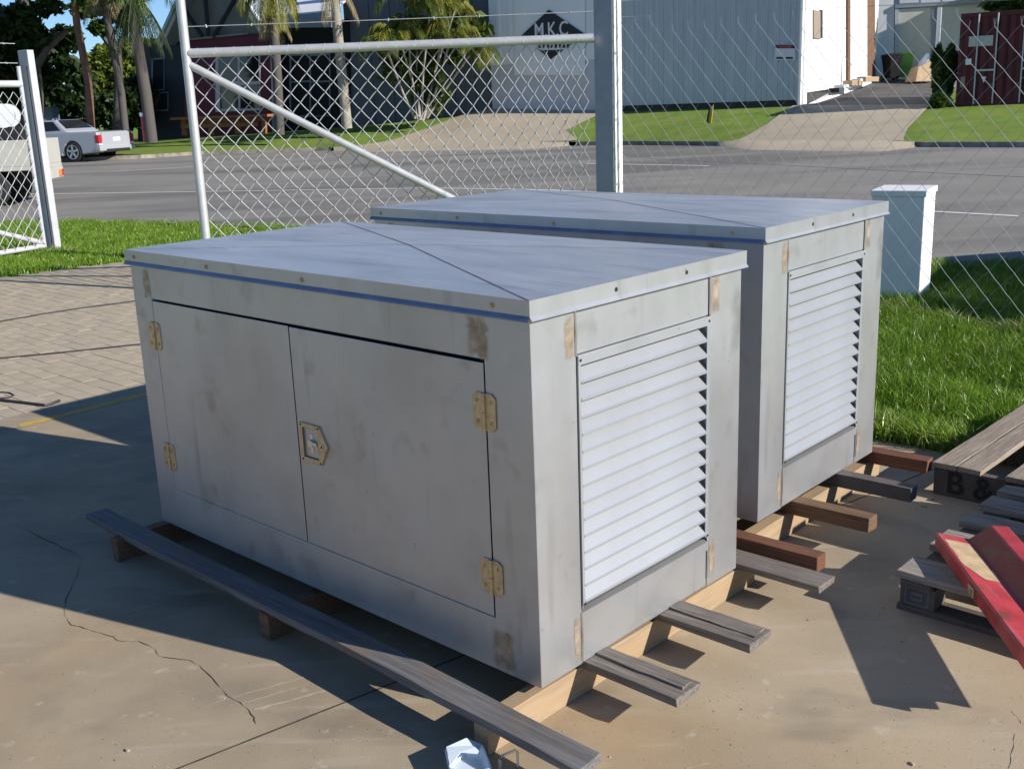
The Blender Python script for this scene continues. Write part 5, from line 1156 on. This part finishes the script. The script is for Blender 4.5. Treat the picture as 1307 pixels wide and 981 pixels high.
tree('lime green sunlit tree low behind the dark house corner', 58, [(150, 185), (150, 130)], .3, .2, MT['bark'],
     [(140, 78, 30, 18, 0), (170, 65, 22, 14, 0), (125, 100, 24, 20, 0), (158, 100, 26, 18, 0), (190, 60, 18, 9, 0)], 9000, .20, MT['leaf_lime'], 4, G1)
tree('dark hedge like shrub along the boundary behind the parked ute', 50, [(110, 178), (110, 150)], .2, .15, MT['bark'],
     [(80, 140, 24, 20, 0), (115, 138, 26, 22, 0), (150, 140, 26, 24, 0), (50, 140, 24, 20, 0), (10, 140, 34, 30, 0), (178, 130, 22, 30, 0)], 15000, .16, MT['leaf_dark'], 5, None, name='hedge', cat='hedge')
m = MB(); q = aty(60, 137, 45); m.box((-.45, -.4, -.7), (.35, .4, .35)); o = m.build('blue_barrel', MT['film'], None, loc=q, bevel=.12); tag(o, 'blue plastic drum half hidden under the dark trees behind the ute', 'drum')
def frond(mb, base, dirv, length, droop, nleaf, leaflen, seed, mi=0, wid=.045, up=0.35):
    rr = random.Random(seed); p = np.array(base, float); d = np.array(dirv, float); d /= np.linalg.norm(d); pts = [p.copy()]; n = 12
    for i in range(n):
        d = d + np.array([0, 0, -droop * (i + 1) / n * .35]); d /= np.linalg.norm(d); p = p + d * length / n; pts.append(p.copy())
    mb.tube(pts, .03, 4, mi, cap=False, rs=list(np.linspace(.032, .008, len(pts))))
    for k in range(nleaf):
        s = .12 + .86 * k / nleaf; i = min(int(s * n), n - 1); q = pts[i] + (pts[i + 1] - pts[i]) * (s * n - i); t = pts[i + 1] - pts[i]; t /= np.linalg.norm(t)
        sd = np.cross(t, (0, 0, 1.)); sd /= np.linalg.norm(sd) + 1e-9; L_ = leaflen * (math.sin(math.pi * min(1, s * .9 + .12)) ** .6) * rr.uniform(.8, 1.1)
        for g_ in (-1, 1):
            dv = sd * g_ * .8 + t * .7 + np.array([0, 0, up - .5 * s + rr.uniform(-.15, .15)]); dv /= np.linalg.norm(dv); mid = q + dv * L_ * .5; tip = q + dv * L_ + np.array([0, 0, -L_ * .28 * (1 + droop)]); wv = np.cross(dv, sd * 1.0 + np.array([0, 0, .3])); wv /= np.linalg.norm(wv) + 1e-9
            wv = t * wid * .5; mb.add([q, mid + wv, tip, mid - wv], [(0, 1, 2, 3)], mi)
def palm(label, D, tr_pix, r0, r1, bark, crown, nf, flen, leaf, seed, droop=1.3, skirt=0, group='palms in front of the house', leaflen=.7):
    base = aty(*tr_pix[0], D); t = thing('palm_tree', label, 'palm', base, 0, group); T = trunk(t, wpix(tr_pix, D, base), r0, r1, bark, 10)
    c0 = aty(*crown, D) - base; rr = random.Random(seed)
    for k in range(nf):
        a = 2 * math.pi * k / nf + rr.uniform(-.2, .2); e_ = rr.uniform(.1, 1.0); m = MB(); frond(m, c0, (math.cos(a) * math.cos(e_), math.sin(a) * math.cos(e_), math.sin(e_)), flen * rr.uniform(.8, 1.1), droop, 26, leaflen, seed * 99 + k, 0, .07)
        m.build('frond', leaf, t, fix=False)
    for k in range(skirt):
        a = 2 * math.pi * k / skirt + rr.uniform(-.2, .2); m = MB(); frond(m, c0 - np.array([0, 0, .3]), (math.cos(a) * .6, math.sin(a) * .6, -.8), flen * rr.uniform(.6, .9), .5, 22, leaflen, seed * 77 + k, 0, .06, -.4); m.build('dead_frond', MT['frond_dry'] if skirt < 8 else MT['leaf_dark'], t, fix=False)
    return t
palm('grey palm trunk leaning between the dark shade tree and bollard', 40, [(161, 180), (155, 120), (144, 60), (136, 20), (130, -40)], .14, .12, MT['bark'], (128, -50), 10, 2.6, MT['frond'], 1, skirt=6)
palm('thickest palm with dark hanging frond skirt beside the red bollard', 38.5, [(194, 182), (186, 120), (176, 60), (170, 20), (166, -30)], .20, .18, MT['bark'], (168, -25), 12, 2.9, MT['frond'], 2, skirt=12, leaflen=.55)
palm('pale straight palm trunk in front of the veranda beside the grey annex', 41, [(443, 164), (438, 110), (432, 50), (425, -30)], .20, .17, MT['bark_pale'], (424, -45), 10, 2.2, MT['frond'], 3, skirt=3)
palm('palm with pale drooping fronds in front of the veranda post', 40.5, [(357, 172), (354, 100), (350, 40), (346, -5)], .18, .16, MT['bark'], (345, -8), 12, 1.9, MT['frond_y'], 4, droop=2.4, skirt=5, leaflen=.5)
# golden cane clump
gbase = aty(535, 153, 40.5); gc = thing('golden_cane_palm', 'clump of golden cane palm with many arching stems before the annex', 'palm', gbase, 0)
rr = random.Random(8)
for k, (u0, v0, u1, v1, u2, v2) in enumerate([(533, 153, 528, 110, 510, 50), (536, 154, 532, 100, 532, 40), (540, 154, 552, 110, 562, 60), (543, 152, 560, 105, 575, 50), (530, 152, 515, 120, 492, 60), (538, 152, 540, 95, 548, 20), (545, 151, 568, 115, 600, 70), (535, 152, 524, 90, 520, 10), (541, 152, 556, 90, 580, 15)]):
    pts = [aty(u, v, 40.5 + rr.uniform(-.5, .5)) - gbase for u, v in ((u0, v0), (u1, v1), (u2, v2))]; pts = [pts[0], (pts[0] + pts[1]) / 2 * 1.0, pts[1], (pts[1] + pts[2]) / 2, pts[2]]
    trunk(gc, pts, .055, .035, MT['bark_pale'], 6, 'cane')
    top = pts[-1]; out = (pts[-1] - pts[2]); out /= np.linalg.norm(out)
    for j in range(7):
        a = rr.uniform(0, 6.28); dv = out * .9 + np.array([math.cos(a), math.sin(a) * .7, rr.uniform(-.1, .7)]) * .9; m = MB(); frond(m, top, dv, rr.uniform(1.1, 2.0), rr.uniform(1.0, 2.2), 22, .48, k * 31 + j, 0, .06); m.build('frond', MT['frond_y'] if rr.random() < .55 else MT['frond'], gc, fix=False)
foliage('undergrowth', [(aty(535, 60, 41.2) - gbase, (1.9, .6, 1.3)), (aty(590, 40, 41.2) - gbase, (1.0, .5, 1.0)), (aty(545, 110, 41.0) - gbase, (.8, .5, 1.0))], 1500, .22, MT['frond'], gc, 61, .2)
# shrubs by the container and tree behind
tree('dark leafy shrub filling the gap between lane post and red container', 32.5, [(1206, 133), (1206, 110)], .08, .05, MT['bark'], [(1203, 105, 11, 26, 0), (1212, 85, 9, 24, .4), (1200, 128, 12, 9, -.4), (1196, 80, 6, 20, .6)], 5000, .10, MT['leaf_mid'], 31, None, name='shrub', cat='shrub')
tree('dark tree showing above the red container at the top right corner', 44, [(1310, 120), (1310, 20)], .3, .2, MT['bark'], [(1310, 0, 50, 22, 0), (1340, -20, 50, 40, 0), (1290, -30, 45, 24, 0)], 9000, .20, MT['leaf_dark'], 32)
